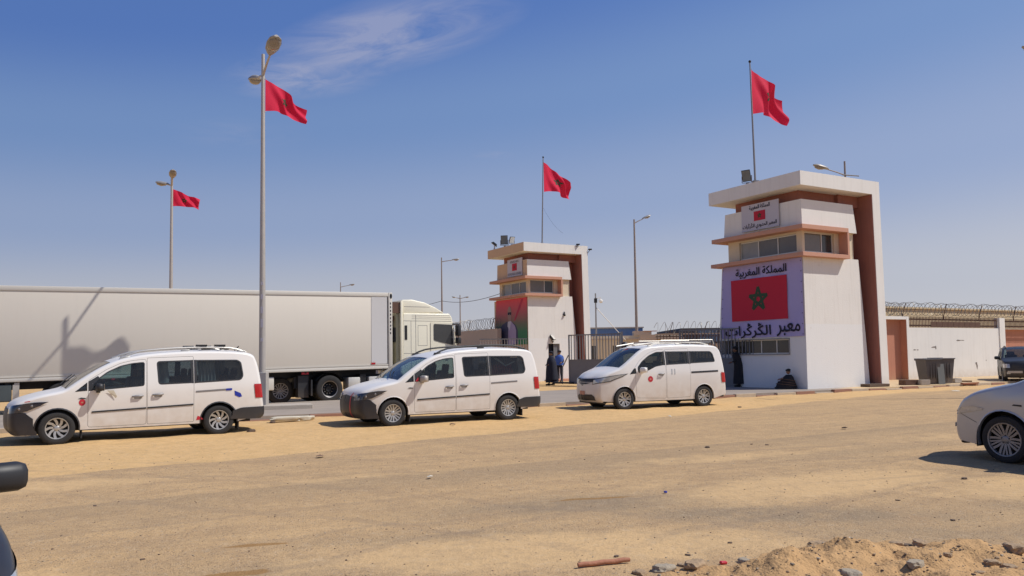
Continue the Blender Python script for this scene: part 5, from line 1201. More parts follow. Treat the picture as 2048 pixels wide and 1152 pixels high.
# ---- silver hatchback cut by the right edge
HB = dict(top=[(.10, .19), (.03, .28), (.0, .42), (.02, .58), (.07, .74), (.19, .88), (.42, .98), (.70, 1.05), (1.0, 1.11), (1.08, 1.14), (1.35, 1.26), (1.75, 1.42), (2.0, 1.475), (2.4, 1.52), (3.0, 1.50), (3.5, 1.42), (3.9, 1.22), (4.05, 1.12), (4.22, 1.02), (4.30, .8), (4.33, .5), (4.3, .28)],
          hw=.875, fx=1.0, pf=.24, rx=.8, pr=.10, zb=.92, zr=1.5, tum=.2, cowl=1.0, wt=2.0, nose_r=.34, nose_c=.20, sill=.22, wr=.325, ar=.40, aq=1.0, wx=(.86, 3.5), ws=(1.10, 1.95), rs=(3.3, (1.1, 1.45)),
          doors=[('front_door', rounded([(1.36, .30), (2.40, .30), (2.42, 1.36), (1.95, 1.36), (1.60, 1.20), (1.36, 1.0)], .05)), ('rear_door', rounded([(2.42, .30), (3.12, .30), (3.40, .8), (3.40, 1.2), (3.1, 1.36), (2.44, 1.38)], .05))],
          windows=[dict(p=rounded([(1.48, .97), (2.36, .99), (2.38, 1.32), (1.98, 1.32), (1.66, 1.17)], .04), door=0), dict(p=rounded([(2.48, 1.0), (3.3, 1.02), (3.28, 1.18), (3.05, 1.30), (2.5, 1.33)], .04), door=1)],
          seats=[(1.8, 2), (2.6, 2)], dash=(1.15, 1.5, .98), mirror=(1.62, 1.04), rim=.232, paint='silver', style='multi', mirmat='silver', lip=.015, rimmat='alloy_shaded')
def hatch(name, loc, yaw, label, cat, sp_):
    c, g, d = build_car(sp_, name, loc, yaw, label, cat)
    for sg in (-1, 1): c.wrap(-.40, .22, lambda u: interp(u, [0, .5, 1], [.72, .66, .60]), lambda u: interp(u, [0, .3, 1], [.745, .77, .70]), .008, 'lampwhite', 'headlight', g, sides=(sg,))
    c.wrap(.5, 1.3, lambda u: .40, lambda u: .56, .008, 'blackplastic', 'grille', g, sides=(-1, 1), nu=14)
    c.wrap(.2, 1.3, lambda u: .22, lambda u: .32, .008, 'blackplastic', 'lower_grille', g, sides=(-1, 1), nu=14)
    for sg in (-1, 1): c.wrap(.05, .16, lambda u: .44, lambda u: .50, .02, 'lampwhite', 'fog_light', g, sides=(sg,), nu=4, nv=4); c.wrap(-.15, .15, lambda u: .72, lambda u: .95, .01, 'red', 'tail_light', g, sides=(sg,), rear=True)
    c.patch(capsule(.16, .46, .655, .535, .007), .003, 'blackplastic', 'bumper_seam', g); c.patch(capsule(.10, .17, .69, .655, .012), .003, 'blackplastic', 'bumper_seam', g)
    handle(c, d[0], 2.25, .86); handle(c, d[1], 3.15, .88)
    c.patch([(1.0, .80), (1.13, .79), (1.13, .815), (1.02, .82)], .004, 'blackplastic', 'side_indicator', g)
    return c, g, d
h = R(118); yaw = h+pi       # local +x points from nose to tail
p = world_of((6.86, 11.2), yaw, .86, -.77)
hatch('car', p, yaw, 'silver-white car cut off by the right edge with a large alloy front wheel', 'car', HB)
# ---- dark hatchback whose mirror and wing just enter at the lower left
sp = dict(HB); sp.update(paint='darkcar', mirmat='blackplastic', style='pairs'); sp['mirror'] = (1.62, .96); sp['top'] = [(x, z-(.24 if .03 < x < 1.1 else 0)) for x, z in HB['top']]; sp['ws'] = (1.14, 1.95)
DARKPOS = (-2.31, 2.42); DYAW = R(134)
hatch('car', (DARKPOS[0], DARKPOS[1]), DYAW, 'dark car at the lower left showing only its door mirror and rounded wing', 'car', sp)
# ---- dark sport-utility car in front of the right-hand wall
SU = dict(top=[(.10, .28), (.03, .36), (.0, .5), (.0, .72), (.04, .92), (.12, 1.02), (.4, 1.08), (.85, 1.13), (1.1, 1.17), (1.4, 1.35), (1.8, 1.56), (2.1, 1.63), (2.8, 1.68), (3.5, 1.65), (3.9, 1.58), (4.1, 1.4), (4.25, 1.1), (4.3, .8), (4.3, .5), (4.22, .32)],
          hw=.9, fx=.8, pf=.14, rx=.6, pr=.08, zb=1.05, zr=1.66, tum=.17, cowl=1.05, wt=2.0, nose_r=.28, nose_c=.12, sill=.32, wr=.35, ar=.42, aq=1.0, wx=(.85, 3.45), ws=(1.15, 2.0), rs=(3.8, (1.15, 1.55)),
          doors=[('front_door', rounded([(1.36, .38), (2.35, .38), (2.36, 1.5), (1.95, 1.5), (1.6, 1.34), (1.36, 1.1)], .05)), ('rear_door', rounded([(2.38, .38), (3.02, .38), (3.3, .85), (3.3, 1.4), (3.0, 1.52), (2.4, 1.53)], .05))],
          windows=[dict(p=rounded([(1.45, 1.09), (2.30, 1.1), (2.32, 1.46), (1.98, 1.46), (1.66, 1.3)], .04), door=0), dict(p=rounded([(2.42, 1.1), (3.2, 1.12), (3.2, 1.38), (2.98, 1.48), (2.43, 1.49)], .04), door=1)],
          seats=[(1.8, 2), (2.6, 2)], dash=(1.15, 1.5, 1.1), mirror=(1.55, 1.18), rim=.22, paint='darkcar', style='pairs', mirmat='darkcar', lip=.03, lipmat='blackplastic')
yaw = R(62); c, g, d = build_car(SU, 'car', (23.1, 36.1), yaw, 'dark sport-utility car facing the street before the right-hand wall', 'car')
for sg in (-1, 1): c.wrap(-.25, .22, lambda u: .74, lambda u: .92, .010, 'lampwhite', 'headlight', g, sides=(sg,)); c.wrap(.08, .22, lambda u: .46, lambda u: .56, .012, 'lampwhite', 'fog_light', g, sides=(sg,), nu=4, nv=4)
c.wrap(.3, 1.3, lambda u: .76, lambda u: .90, .008, 'blackplastic', 'grille', g, sides=(-1, 1)); c.wrap(1.0, 1.3, lambda u: .80, lambda u: .88, .02, 'chrome', 'badge', g, sides=(-1, 1), nu=3, nv=3)
c.wrap(.12, 1.3, lambda u: .50, lambda u: .60, .012, 'galv', 'bumper_insert', g, sides=(-1, 1)); c.wrap(.7, 1.3, lambda u: .50, lambda u: .60, .022, 'blackplastic', 'number_plate', g, sides=(-1, 1), nu=4, nv=2)
roof_rails(c, g, 1.9, 3.7, 'darkmetal')
m = MB(); zf = 1.17; m.box(1.62, 1.80, -.98, -.92, 1.13, 1.2, b=.01); m.build('mirror_cap', M['curtw'], g)
# ================================================================== ARTICULATED LORRY
def prism(poly, y0, y1, bev=0.):
    """polygon in x,z extruded along y with softened edges"""
    bm = bmesh.new(); vs_ = [bm.verts.new((x, y0, z)) for x, z in poly]; f = bm.faces.new(vs_); r = bmesh.ops.extrude_face_region(bm, geom=[f])
    for v in r['geom']:
        if isinstance(v, bmesh.types.BMVert): v.co.y = y1
    bmesh.ops.recalc_face_normals(bm, faces=bm.faces[:])
    if bev: bmesh.ops.bevel(bm, geom=bm.edges[:], offset=bev, segments=3, affect='EDGES', profile=.5, clamp_overlap=True)
    bm.verts.index_update(); m = MB(); m.add([v.co[:] for v in bm.verts], [[v.index for v in f_.verts] for f_ in bm.faces]); bm.free(); return m
TO = (-15.1, 23.5); TY = R(32.8)
tr = empty('semi_trailer', (TO[0], TO[1], 0), TY, 'long plain pale box trailer of the lorry parked beyond the kerb', 'trailer')
tl = .75                                     # the box sits a little higher at the front
def TZ(s_): return Matrix(((1, 0, 0, 0), (0, 1, 0, 0), (.0135, 0, 1, 0), (0, 0, 0, 1)))
SH = TZ(0)
m = MB(); m.box(-1.05, 12.50, .02, 2.53, 1.03+.06, 3.90-.10, SH, b=.015); m.build('box', M['trailer'], tr, smooth=40)
m = MB(); m.box(-1.06, 12.52, -.005, 2.555, 3.74, 3.895, SH, b=.02); m.build('roof_rail', M['trailer_trim'], tr, smooth=40)
m = MB(); m.box(-1.06, 12.52, -.002, 2.552, 1.03, 1.13, SH, b=.01); m.box(-1.05, 12.5, .0, .018, 1.16, 1.20, SH); m.build('base_rail', M['trailer_trim'], tr, smooth=40)
m = MB(); m.box(12.40, 12.56, -.02, 2.57, 1.05, 3.90, SH, b=.02); fe_ = m.build('front_post', M['trailer_trim'], tr, smooth=40)
m = MB(); m.box(12.36, 12.375, .005, .022, 1.15, 3.74, SH)
for k in range(9): m.box(12.46, 12.50, -.026, -.018, 3.45-k*.14, 3.52-k*.14, SH)
m.ball((12.50, -.02, 3.76+.17), (.05, .02, .10)); m.build('vent_slots', M['darkmetal'], tr)
m = MB(); m.box(11.72, 12.35, .010, .019, 1.22, 3.72, SH); m.build('repair_panel', pbr('front_panel', (.60, .585, .57), .5, var=.03), tr)
m = MB(); m.box(11.70, 11.86, -.012, .0, 1.20, 1.27, SH); m.build('side_marker', M['red'], tr)
m = MB(); m.box(3.0, 3.1, -.03, .0, .98, 1.03, SH); m.box(9.1, 9.35, .1, .14, .92, 1.0, SH); m.build('side_marker', M['stickred'], tr)
m = MB()
for y in (.75, 1.65): m.box(-1.0, 12.2, y, y+.1, .78, 1.08, SH)
for s_ in (-.9, .2, 2.2, 4.8, 6.2, 7.6, 9.2): m.box(s_, s_+.08, .1, 2.4, .95, 1.07, SH)
m.box(-1.0, 12.3, .05, 2.5, 1.0, 1.035, SH); m.build('chassis', M['darkmetal'], tr)
m = MB(); m.box(.42, .55, .05, .2, .35, 1.05); m.box(.38, .44, .03, .2, .3, .95); m.build('side_guard_post', M['galv'], tr)
m = MB(); m.box(-1.0, .36, .05, .6, .45, .96, b=.03); m.build('pallet_box', pbr('dark_box', (.06, .075, .08), .6, var=.2), tr)
for s_ in (1.7, 3.0, 4.3): 
    for y, sg in ((.20, -1), (2.3, 1)): wheel(tr, s_, y, .50, .29, .34, 'ten', sg, rimmat='darkmetal')
m = MB(); 
for y in (.35, 2.0): m.box(7.1, 7.25, y, y+.12, .12, 1.05); m.box(7.0, 7.35, y-.05, y+.17, .06, .13)
m.box(7.14, 7.2, .4, 2.1, .5, .56); m.build('landing_leg', M['darkmetal'], tr)
m = MB(); m.box(7.55, 8.12, .1, .6, .52, .98, b=.03); m.build('tool_box', M['trailer_trim'], tr, smooth=40)
w_ = wheel(tr, 8.5, .75, .47, .28, .28, 'ten', -1, rimmat='steel')
m = MB(); m.box(9.0, 9.38, .2, .5, .22, 1.0); m.box(8.85, 9.42, 1.2, 2.3, .2, 1.0); m.build('flap_dark_box', M['blackplastic'], tr)  # mud flap, plus a dark box added to darken below the trailer
# tractor
tk = empty('lorry_tractor', (TO[0], TO[1], 0), TY, 'cream lorry cab with a tall roof spoiler facing right', 'lorry')
m = MB(); m.box(8.9, 15.2, .85, 1.0, .72, .98); m.box(8.9, 15.2, 1.55, 1.7, .72, .98); m.box(9.7, 10.6, .7, 1.85, .98, 1.12); m.box(9.9, 10.35, .3, 2.2, .42, .58); m.box(8.9, 9.0, .35, 2.2, .55, .95); m.build('chassis', M['darkmetal'], tk)
m = MB()
for y0_, y1_ in ((.04, .72), (1.83, 2.5)):
    pts = [(10.12+.58*cos(a), .5+.58*sin(a)) for a in [R(150-10*k) for k in range(13)]]
    m.add([(x, y0_, z) for x, z in pts]+[(x, y1_, z) for x, z in pts], [(k, k+1, k+14, k+13) for k in range(12)]); m.box(9.42, 9.47, y0_, y1_, .28, .85)
m.build('mudguard', M['blackplastic'], tk)
def truck_wheel(par, x, y, sg, deep=True):
    t_ = MB(); t_.lathe([(.28, -.15), (.31, -.165), (.44, -.17), (.485, -.15), (.50, -.10), (.50, .10), (.485, .15), (.44, .17), (.31, .165), (.28, .15)], 44); o_ = t_.build('wheel', M['rubber'], par, smooth=40); o_.location = (x, y, .50)
    d = MB(); o = sg
    d.lathe([(0, o*.02), (.10, o*.03), (.12, -o*.02), (.20, -o*.05), (.27, o*.02), (.285, o*.14)] if deep else [(0, o*.16), (.10, o*.15), (.13, o*.10), (.2, o*.10), (.27, o*.06), (.285, o*.14)], 40); d.build('rim', M['darkmetal'], o_, smooth=35)
    d = MB(); d.lathe([(.285, o*.145), (.30, o*.165), (.275, o*.15)], 44); d.build('rim_edge', M['steel'], o_, smooth=60)
    d = MB()
    for k in range(10): a = 2*pi*k/10; d.lathe([(0, o*.02), (.014, o*.015), (.014, -o*.05)], 8, Matrix.Translation((.165*cos(a), 0, .165*sin(a))))
    d.build('wheel_bolts', M['galv'], o_)
truck_wheel(tk, 10.12, .22, -1); truck_wheel(tk, 10.12, .57, -1); truck_wheel(tk, 10.12, 2.33, 1); truck_wheel(tk, 10.12, 1.98, 1); truck_wheel(tk, 13.85, .24, -1, False); truck_wheel(tk, 13.85, 2.3, 1, False)
m = MB(); m.box(10.85, 11.35, .12, .7, .45, .90, b=.03); m.box(11.65, 12.7, .12, .75, .38, .92, b=.05); m.build('fuel_tank', M['alu'], tk, smooth=40)
m = MB(); m.box(11.42, 11.55, .15, .7, .4, 1.0); m.box(12.75, 13.0, .12, .6, .3, .95); m.box(11.30, 11.42, .12, .2, .45, 1.0); m.build('tank_bracket', M['darkmetal'], tk)
cabp = [(13.0, 1.0), (13.0, 3.02), (13.05, 3.30), (15.05, 3.32), (15.16, 3.18), (15.22, 2.92), (15.36, 2.2), (15.42, 1.75), (15.42, .45), (14.5, .45), (14.45, .9), (14.3, 1.08), (13.4, 1.08), (13.28, .9), (13.25, .7), (13.0, .7)]
prism(cabp, .06, 2.46, .05).build('cab', M['cab'], tk, smooth=35)
prism([(12.98, 3.26), (13.02, 3.82), (13.45, 3.84), (14.0, 3.74), (14.45, 3.56), (14.85, 3.345)], .12, 2.40, .05).build('roof_spoiler', M['cab'], tk, smooth=35)
m = MB(); m.box(12.93, 13.02, .04, .16, 1.0, 3.78, b=.02); m.build('side_fairing', M['cab'], tk, smooth=40)
m = MB(); m.box(12.55, 12.96, .35, 2.2, 3.0, 3.2); m.box(12.62, 12.95, .10, .14, 3.3, 3.72); m.build('spoiler_side_panel', M['rust'], tk)
m = MB(); m.box(12.80, 12.97, .2, 2.3, 1.1, 3.4); m.build('cab_back', M['cabdark'], tk)
m = MB(); m.box(12.74, 12.88, .22, .42, 2.2, 2.75); m.tube([(12.7, .7, 1.0), (12.7, .7, 2.6)], .1, 10); m.build('air_intake', M['darkmetal'], tk)
m = MB(); m.box(13.10, 13.20, .046, .06, 2.28, 2.83); m.build('vent', M['darkmetal'], tk)
def cabpanel(pts, name, mat, par=tk, y=.05, th=.012, rim=None):
    pr = prism(pts, y-th, y, 0); return pr.build(name, M[mat], par)
dr_ = cabpanel(rounded([(14.20, 1.12), (14.30, .95), (15.25, .95), (15.32, 1.8), (15.20, 2.94), (14.20, 2.97)], .04), 'door', 'cab', th=.012)
cabpanel(rounded([(14.33, 2.26), (14.62, 2.18), (15.20, 2.06), (15.14, 2.87), (14.33, 2.90)], .06), 'window', 'window_dark', dr_, y=.034, th=.01)
cabpanel([(14.40, 2.62), (14.40, 2.35), (14.75, 2.28), (15.0, 2.24), (15.0, 2.38), (14.7, 2.55)], 'window_reflection', 'bingrey', dr_, y=.022, th=.003) if False else None
cabpanel(rounded([(14.26, 1.62), (14.46, 1.62), (14.46, 1.69), (14.26, 1.69)], .02), 'handle', 'blackplastic', dr_, y=.036, th=.02)
m = MB()                         # seams and pressed ribs of the cab side
for (a, b2, c_, d_) in ((13.36, 13.372, 1.1, 3.0), (13.56, 13.575, 1.1, 3.25), (13.66, 13.67, 2.05, 2.84), (14.05, 14.06, 2.05, 2.84), (13.66, 14.06, 2.05, 2.06), (13.66, 14.06, 2.83, 2.84), (13.05, 15.12, 3.0, 3.012), (13.4, 15.12, 3.09, 3.097), (13.4, 15.1, 3.16, 3.167), (13.4, 15.08, 3.23, 3.237), (13.05, 14.18, 1.75, 1.76)):
    m.box(a, b2, .056, .0615, c_, d_)
m.box(13.1, 14.2, .1165, .1215, 3.55, 3.565); m.build('panel_seam', M['steel'], tk)
m = MB(); m.box(15.16, 15.50, .0, 2.5, 2.88, 2.93, Matrix.Rotation(0, 4, 'X'), b=.015); m.build('sun_visor', M['window_dark'], tk)
m = MB(); m.add([(15.27, .16, 2.9), (15.27, 2.36, 2.9), (15.43, 2.36, 1.95), (15.43, .16, 1.95)], [(0, 1, 2, 3)]); m.build('windshield', M['window_dark'], tk)
m = MB(); m.box(15.24, 15.38, -.30, -.02, 2.42, 2.86, b=.04); m.box(15.24, 15.38, -.30, -.02, 2.12, 2.36, b=.03); m.tube([(15.3, .1, 2.9), (15.32, -.16, 2.88), (15.32, -.16, 2.10), (15.3, .1, 2.05)], .018, 6); m.build('mirror', M['blackplastic'], tk, smooth=40)
m = MB(); m.box(15.4, 15.5, .1, 2.42, .4, .95, b=.03); m.build('bumper', M['cab'], tk, smooth=40)
m = MB(); m.box(15.41, 15.45, .5, 2.0, 1.1, 1.8); m.build('grille', M['blackplastic'], tk)

# ================================================================== BINS AND LITTER BY THE WALL
def bin_(x, y, rz, w0, w1, h, d0, mat, label, lid=True):
    b = empty('bin', (x, y, .13), rz, label, 'bin', 'waste bins by the wall'); m = MB()
    m.hexa([(-w0/2, -d0*.38, .02), (w0/2, -d0*.38, .02), (w0/2, d0*.38, .02), (-w0/2, d0*.38, .02), (-w1/2, -d0/2, h), (w1/2, -d0/2, h), (w1/2, d0/2, h), (-w1/2, d0/2, h)]); m.build('body', M[mat], b)
    m = MB(); m.box(-w1/2-.03, w1/2+.03, -d0/2-.03, d0/2+.03, h, h+.05, b=.015); m.box(-w1/2, w1/2, d0/2-.02, d0/2+.08, h-.02, h+.07, b=.01); m.build('rim', M[mat], b)
    m = MB()
    for sx in (-1, 1): m.lathe([(0, -.03), (.1, -.03), (.1, .03), (0, .03)], 16, Matrix.Translation((sx*w0*.42, d0*.4, .09)) @ Matrix.Rotation(pi/2, 4, 'Z'))
    m.build('wheel', M['rubber'], b); m = MB()
    for k in (-1, 0, 1): m.box(k*w0*.25-.01, k*w0*.25+.01, -d0*.5, -d0*.44, .25, h-.15)
    m.build('rib', M[mat], b); return b
bin_(17.98, 34.72, R(8), .50, .72, 1.04, .7, 'bin', 'left dark bin before the white boundary wall')
bin_(18.74, 35.06, R(12), .56, .72, 1.06, .7, 'bin', 'right dark bin before the white boundary wall')
b = empty('grey_board', (18.38, 34.42, .13), R(10), 'pale grey upright panel leaning between the two dark bins', 'panel'); m = MB(); m.box(-.16, .16, -.02, .02, 0, .86, Matrix.Rotation(R(-4), 4, 'X'), b=.006); m.build('sheet', M['bingrey'], b)
def block(x, y, rz, a, b2, c_, mat, label, cat='block', z=.13, name='rubble_block', bev=.02, seed=0):
    m = MB(); rn = random.Random(seed); m.box(-a/2, a/2, -b2/2, b2/2, 0, c_, b=bev); m.v = [(p[0]+rn.uniform(-.012, .012), p[1]+rn.uniform(-.012, .012), p[2]+rn.uniform(-.008, .008)) for p in m.v]
    o = m.build(name, M[mat]); o.location = (x, y, z); o.rotation_euler = (0, 0, rz); return tag(o, label, cat, 'blocks and planks lying by the wall')
block(14.85, 32.95, R(20), 1.05, .5, .12, 'stone_dark', 'flat dark slab of rubble at the foot of the nearer tower leg')
block(16.85, 34.15, R(15), .75, .4, .22, 'rust', 'brown block lying left of the bins')
block(17.35, 33.95, R(5), .4, .35, .22, 'concrete', 'pale block touching the brown one left of the bins', seed=3)
block(19.65, 35.7, R(20), .42, .35, .2, 'concrete', 'concrete block just right of the bins', seed=4)
block(20.35, 36.6, R(-8), 1.0, .14, .06, 'wood', 'short dark plank on the sand before the white wall', 'plank', name='plank', bev=.005)
block(19.65, 34.55, R(28), 1.1, .12, .05, 'stick', 'reddish plank along the kerb right of the bins', 'plank', name='plank', bev=.005)
block(.35, 38.6, R(5), 1.6, .35, .16, 'wood', 'dark timber baulk at the foot of the farther tower', 'plank', z=0, name='plank')

# ================================================================== PEOPLE
def person(name, loc, rz, label, joints, radii, edges, cloth, extra=(), skinm='skin', base=0):
    """one continuous skinned body; clothing shells come as children"""
    me = bpy.data.meshes.new('person'); me.from_pydata([V3(j) for j in joints], edges, []); o = bpy.data.objects.new(name, me); COL.objects.link(o)
    o.location = loc; o.rotation_euler = (0, 0, rz); md = o.modifiers.new('skin', 'SKIN'); md.use_smooth_shade = True
    for i, r_ in enumerate(radii):
        v = me.skin_vertices[0].data[i]; v.radius = r_ if isinstance(r_, tuple) else (r_, r_); v.use_root = (i == base)
    sm = o.modifiers.new('sub', 'SUBSURF'); sm.levels = 1; sm.render_levels = 1; me.materials.append(M[cloth]); tag(o, label, 'person', None); return o
def hand(m, p, d, up, s=1., sg=1):
    """palm, four curled fingers and a thumb, rooted at wrist p, pointing along d"""
    p = V3(p); d = V3(d).normalized(); up = V3(up); up = (up-d*up.dot(d)).normalized(); sd = d.cross(up)
    m.tube([p-d*.03*s, p+d*.03*s, p+d*.085*s], [.026*s, .036*s, .032*s], 8)
    for k, ln in enumerate((.070, .080, .074, .058)):
        b = p+d*.08*s+sd*(-.030+.02*k)*s; m.tube([b, b+d*ln*.5*s-up*.008*s, b+d*ln*.85*s-up*.03*s], [.010*s, .009*s, .008*s], 5)
    b = p+d*.03*s-sd*.034*s*sg; m.tube([b, b+(d*.6-sd*.7*sg).normalized()*.035*s, b+(d*.9-sd*.4*sg).normalized()*.062*s-up*.01*s], [.012*s, .010*s, .008*s], 5)
def head(par, c, yaw_, tilt=0., s=1., hair=None, hat=None):
    T = Matrix.Translation(c) @ Matrix.Rotation(yaw_, 4, 'Z') @ Matrix.Rotation(tilt, 4, 'Y') @ Matrix.Scale(s, 4)
    m = MB(); m.ball((0, 0, .0), (.095, .078, .118), T, 14, 10); m.ball((.012, 0, -.06), (.075, .06, .06), T, 12, 8); m.ball((.098, 0, -.01), (.022, .014, .03), T, 8, 6)
    for sg in (-1, 1): m.ball((-.005, sg*.078, -.01), (.02, .012, .032), T, 8, 6)
    o = m.build('head', M['skin'], par, smooth=180); m = MB()
    for sg in (-1, 1): m.ball((.083, sg*.032, .015), (.012, .015, .010), T, 6, 5)
    m.build('eyes', M['hair'], o); m = MB(); m.ball((.082, 0, -.062), (.012, .028, .007), T, 8, 5); m.build('mouth', M['pink'], o)
    m = MB(); hm = hat or 'hair'
    m.ball((-.018, 0, .035), (.10, .09, .105), T, 14, 9)
    if hat: 
        m.ball((-.02, 0, .07), (.115, .105, .065), T, 14, 8)
        m.lathe([(.05, 0), (.11, -.02), (.12, .01), (.10, .04), (.03, .05)], 14, T @ Matrix.Translation((-.01, 0, .075)), axis='z')
    m.build('headwear' if hat else 'hair', M[hm], o, smooth=180); return o
def loft(par, name, mat, secs, n=20, folds=0., seed=0):
    """clothing shell: sections (cx, cy, z, rx, ry)"""
    m = MB(); vs_ = []; fs_ = []
    for i, (cx_, cy_, z, rx, ry) in enumerate(secs):
        for k in range(n):
            a = 2*pi*k/n; f = 1+folds*sin(5*a+seed+i*.3)*(1-i/len(secs))
            vs_.append((cx_+rx*f*cos(a), cy_+ry*f*sin(a), z))
    for i in range(len(secs)-1):
        for k in range(n): fs_.append((i*n+k, i*n+(k+1) % n, (i+1)*n+(k+1) % n, (i+1)*n+k))
    fs_.append(tuple(range((len(secs)-1)*n, len(secs)*n))); m.add(vs_, fs_); return m.build(name, M[mat], par, smooth=180)
def standing(name, loc, rz, label, cloth, robe=None, arm='rest', hat=None, stride=.0, lean=0., h=1.0, gown=True):
    k = h; J = [(0, 0, .95*k), (lean*.4, 0, 1.18*k), (lean*.8, 0, 1.38*k), (lean*1.1, 0, 1.50*k),
         (stride*.4, .10, .90*k), (stride*.9+.02, .11, .48*k), (stride, .11, .09*k), (stride+.16, .12, .04*k),
         (-stride*.4, -.10, .90*k), (-stride*.5+.02, -.11, .48*k), (-stride, -.11, .09*k), (-stride+.16, -.12, .04*k),
         (lean*.9, .19, 1.40*k), (lean-.02, .24, 1.12*k), (lean+.12 if arm != 'rest' else lean+.03, .20 if arm != 'rest' else .25, (1.08 if arm != 'rest' else .88)*k),
         (lean*.9, -.19, 1.40*k), (lean-.02, -.24, 1.12*k), (lean+.12 if arm != 'rest' else lean+.03, -.20 if arm != 'rest' else -.25, (1.08 if arm != 'rest' else .88)*k)]
    Rr = [(.16, .13), (.15, .12), (.17, .12), .06, .09, .065, .045, .04, .09, .065, .045, .04, .065, .05, .035, .065, .05, .035]
    E_ = [(0, 1), (1, 2), (2, 3), (0, 4), (4, 5), (5, 6), (6, 7), (0, 8), (8, 9), (9, 10), (10, 11), (2, 12), (12, 13), (13, 14), (2, 15), (15, 16), (16, 17)]
    o = person(name, loc, rz, label, J, Rr, E_, cloth)
    head(o, (lean*1.25+.01, 0, 1.62*k), 0, 0, 1., hat=hat)
    e1 = V3(J[14]); d1 = (e1-V3(J[13])).normalized(); m = MB(); hand(m, e1+d1*.04, d1, (1, 0, 0) if arm == 'rest' else (0, 0, 1)); m.build('hand', M['skin'], o, smooth=180); m = MB(); e2 = V3(J[17]); d2 = (e2-V3(J[16])).normalized(); hand(m, e2+d2*.04, d2, (1, 0, 0) if arm == 'rest' else (0, 0, 1), sg=-1); m.build('hand', M['skin'], o, smooth=180)
    if gown: loft(o, 'robe', robe or cloth, [(0, 0, .14*k, .26+stride*.5, .24), (0, 0, .5*k, .235+stride*.3, .23), (0, 0, .95*k, .20, .24), (lean*.4, 0, 1.15*k, .185, .25), (lean*.8, 0, 1.33*k, .17, .27), (lean*.95, 0, 1.43*k, .13, .20), (lean, 0, 1.49*k, .07, .08)], folds=.05)
    for sg, sx in ((1, stride), (-1, -stride)): MB().box(sx-.06, sx+.21, sg*.115-.045, sg*.115+.045, 0, .08*k, b=.03).build('shoe', M['hair'], o, smooth=60)
    return o
standing('person', (2.06, 42.9, .02), R(195), 'person in a long dark robe walking before the farther tower door', 'navy', hat='navy', stride=.16, arm='bent', h=1.04)
o = bpy.data.objects['person']; loft(o, 'cloak', 'navy', [(0, 0, .30, .33, .34), (0, 0, .8, .30, .34), (0, 0, 1.15, .26, .34), (0, 0, 1.38, .21, .30), (0, 0, 1.50, .13, .16), (0, 0, 1.58, .10, .11)], folds=.07)
standing('person', (2.62, 44.9, .14), R(240), 'person in a bright blue shirt standing in the tower doorway', 'navy', hat='black', arm='bent', gown=False)
o = bpy.data.objects['person.001']; loft(o, 'shirt', 'blue', [(0, 0, .92, .20, .25), (0, 0, 1.15, .185, .25), (0, 0, 1.35, .17, .27), (0, 0, 1.45, .12, .18), (0, 0, 1.5, .07, .08)])
standing('person', (9.78, 34.65, .13), R(150), 'person in dark clothes leaning on the right gate leaf', 'black', hat='black', arm='bent', lean=.12, h=1.0)
# the seated person against the tower corner
J = [(0, 0, .14), (.02, 0, .36), (.04, 0, .56), (.05, 0, .66), (.28, .12, .32), (.42, .14, .48), (.56, .14, .10), (.70, .15, .05), (.28, -.12, .26), (.46, -.2, .30), (.60, -.1, .08), (.72, -.1, .05), (.06, .19, .56), (.20, .27, .42), (.40, .16, .50), (.06, -.19, .56), (.22, -.25, .40), (.42, -.08, .46)]
Rr = [(.17, .15), (.17, .14), (.17, .12), .06, .10, .08, .05, .04, .10, .08, .05, .04, .07, .055, .035, .07, .055, .035]
E_ = [(0, 1), (1, 2), (2, 3), (0, 4), (4, 5), (5, 6), (6, 7), (0, 8), (8, 9), (9, 10), (10, 11), (2, 12), (12, 13), (13, 14), (2, 15), (15, 16), (16, 17)]
o = person('person', (11.02, 31.95, .13), R(188), 'person sitting on the ground against the corner of the nearer tower', J, Rr, E_, 'black')
head(o, (.07, 0, .80), R(10), R(12), hat='black'); m = MB(); hand(m, (.43, .15, .50), (1, 0, -.2), (0, 0, 1)); m.build('hand', M['skin'], o, smooth=180); m = MB(); hand(m, (.45, -.07, .46), (1, .2, -.2), (0, 0, 1), sg=-1); m.build('hand', M['skin'], o, smooth=180)
bl = loft(o, 'blanket', 'black', [(.22, 0, .03, .52, .34), (.20, 0, .2, .46, .33), (.14, 0, .38, .34, .31), (.08, 0, .55, .22, .27), (.05, 0, .66, .12, .14)], folds=.06)
m = MB()
for z0, tw in ((.20, .0), (.30, .3), (.42, .6)):
    pts = []
    for k in range(22): a = 2*pi*k/21; rx = interp(z0, [.03, .2, .38, .55], [.52, .46, .34, .22])+.02; ry = interp(z0, [.03, .2, .38, .55], [.34, .33, .31, .27])+.02; pts.append((interp(z0, [.03, .55], [.22, .08])+rx*cos(a), ry*sin(a), z0+.06*cos(a)))
    m.tube(pts, .014, 5)
m.build('stripes', M['brownstripe'], bl); o.scale = (.86, .86, .86)

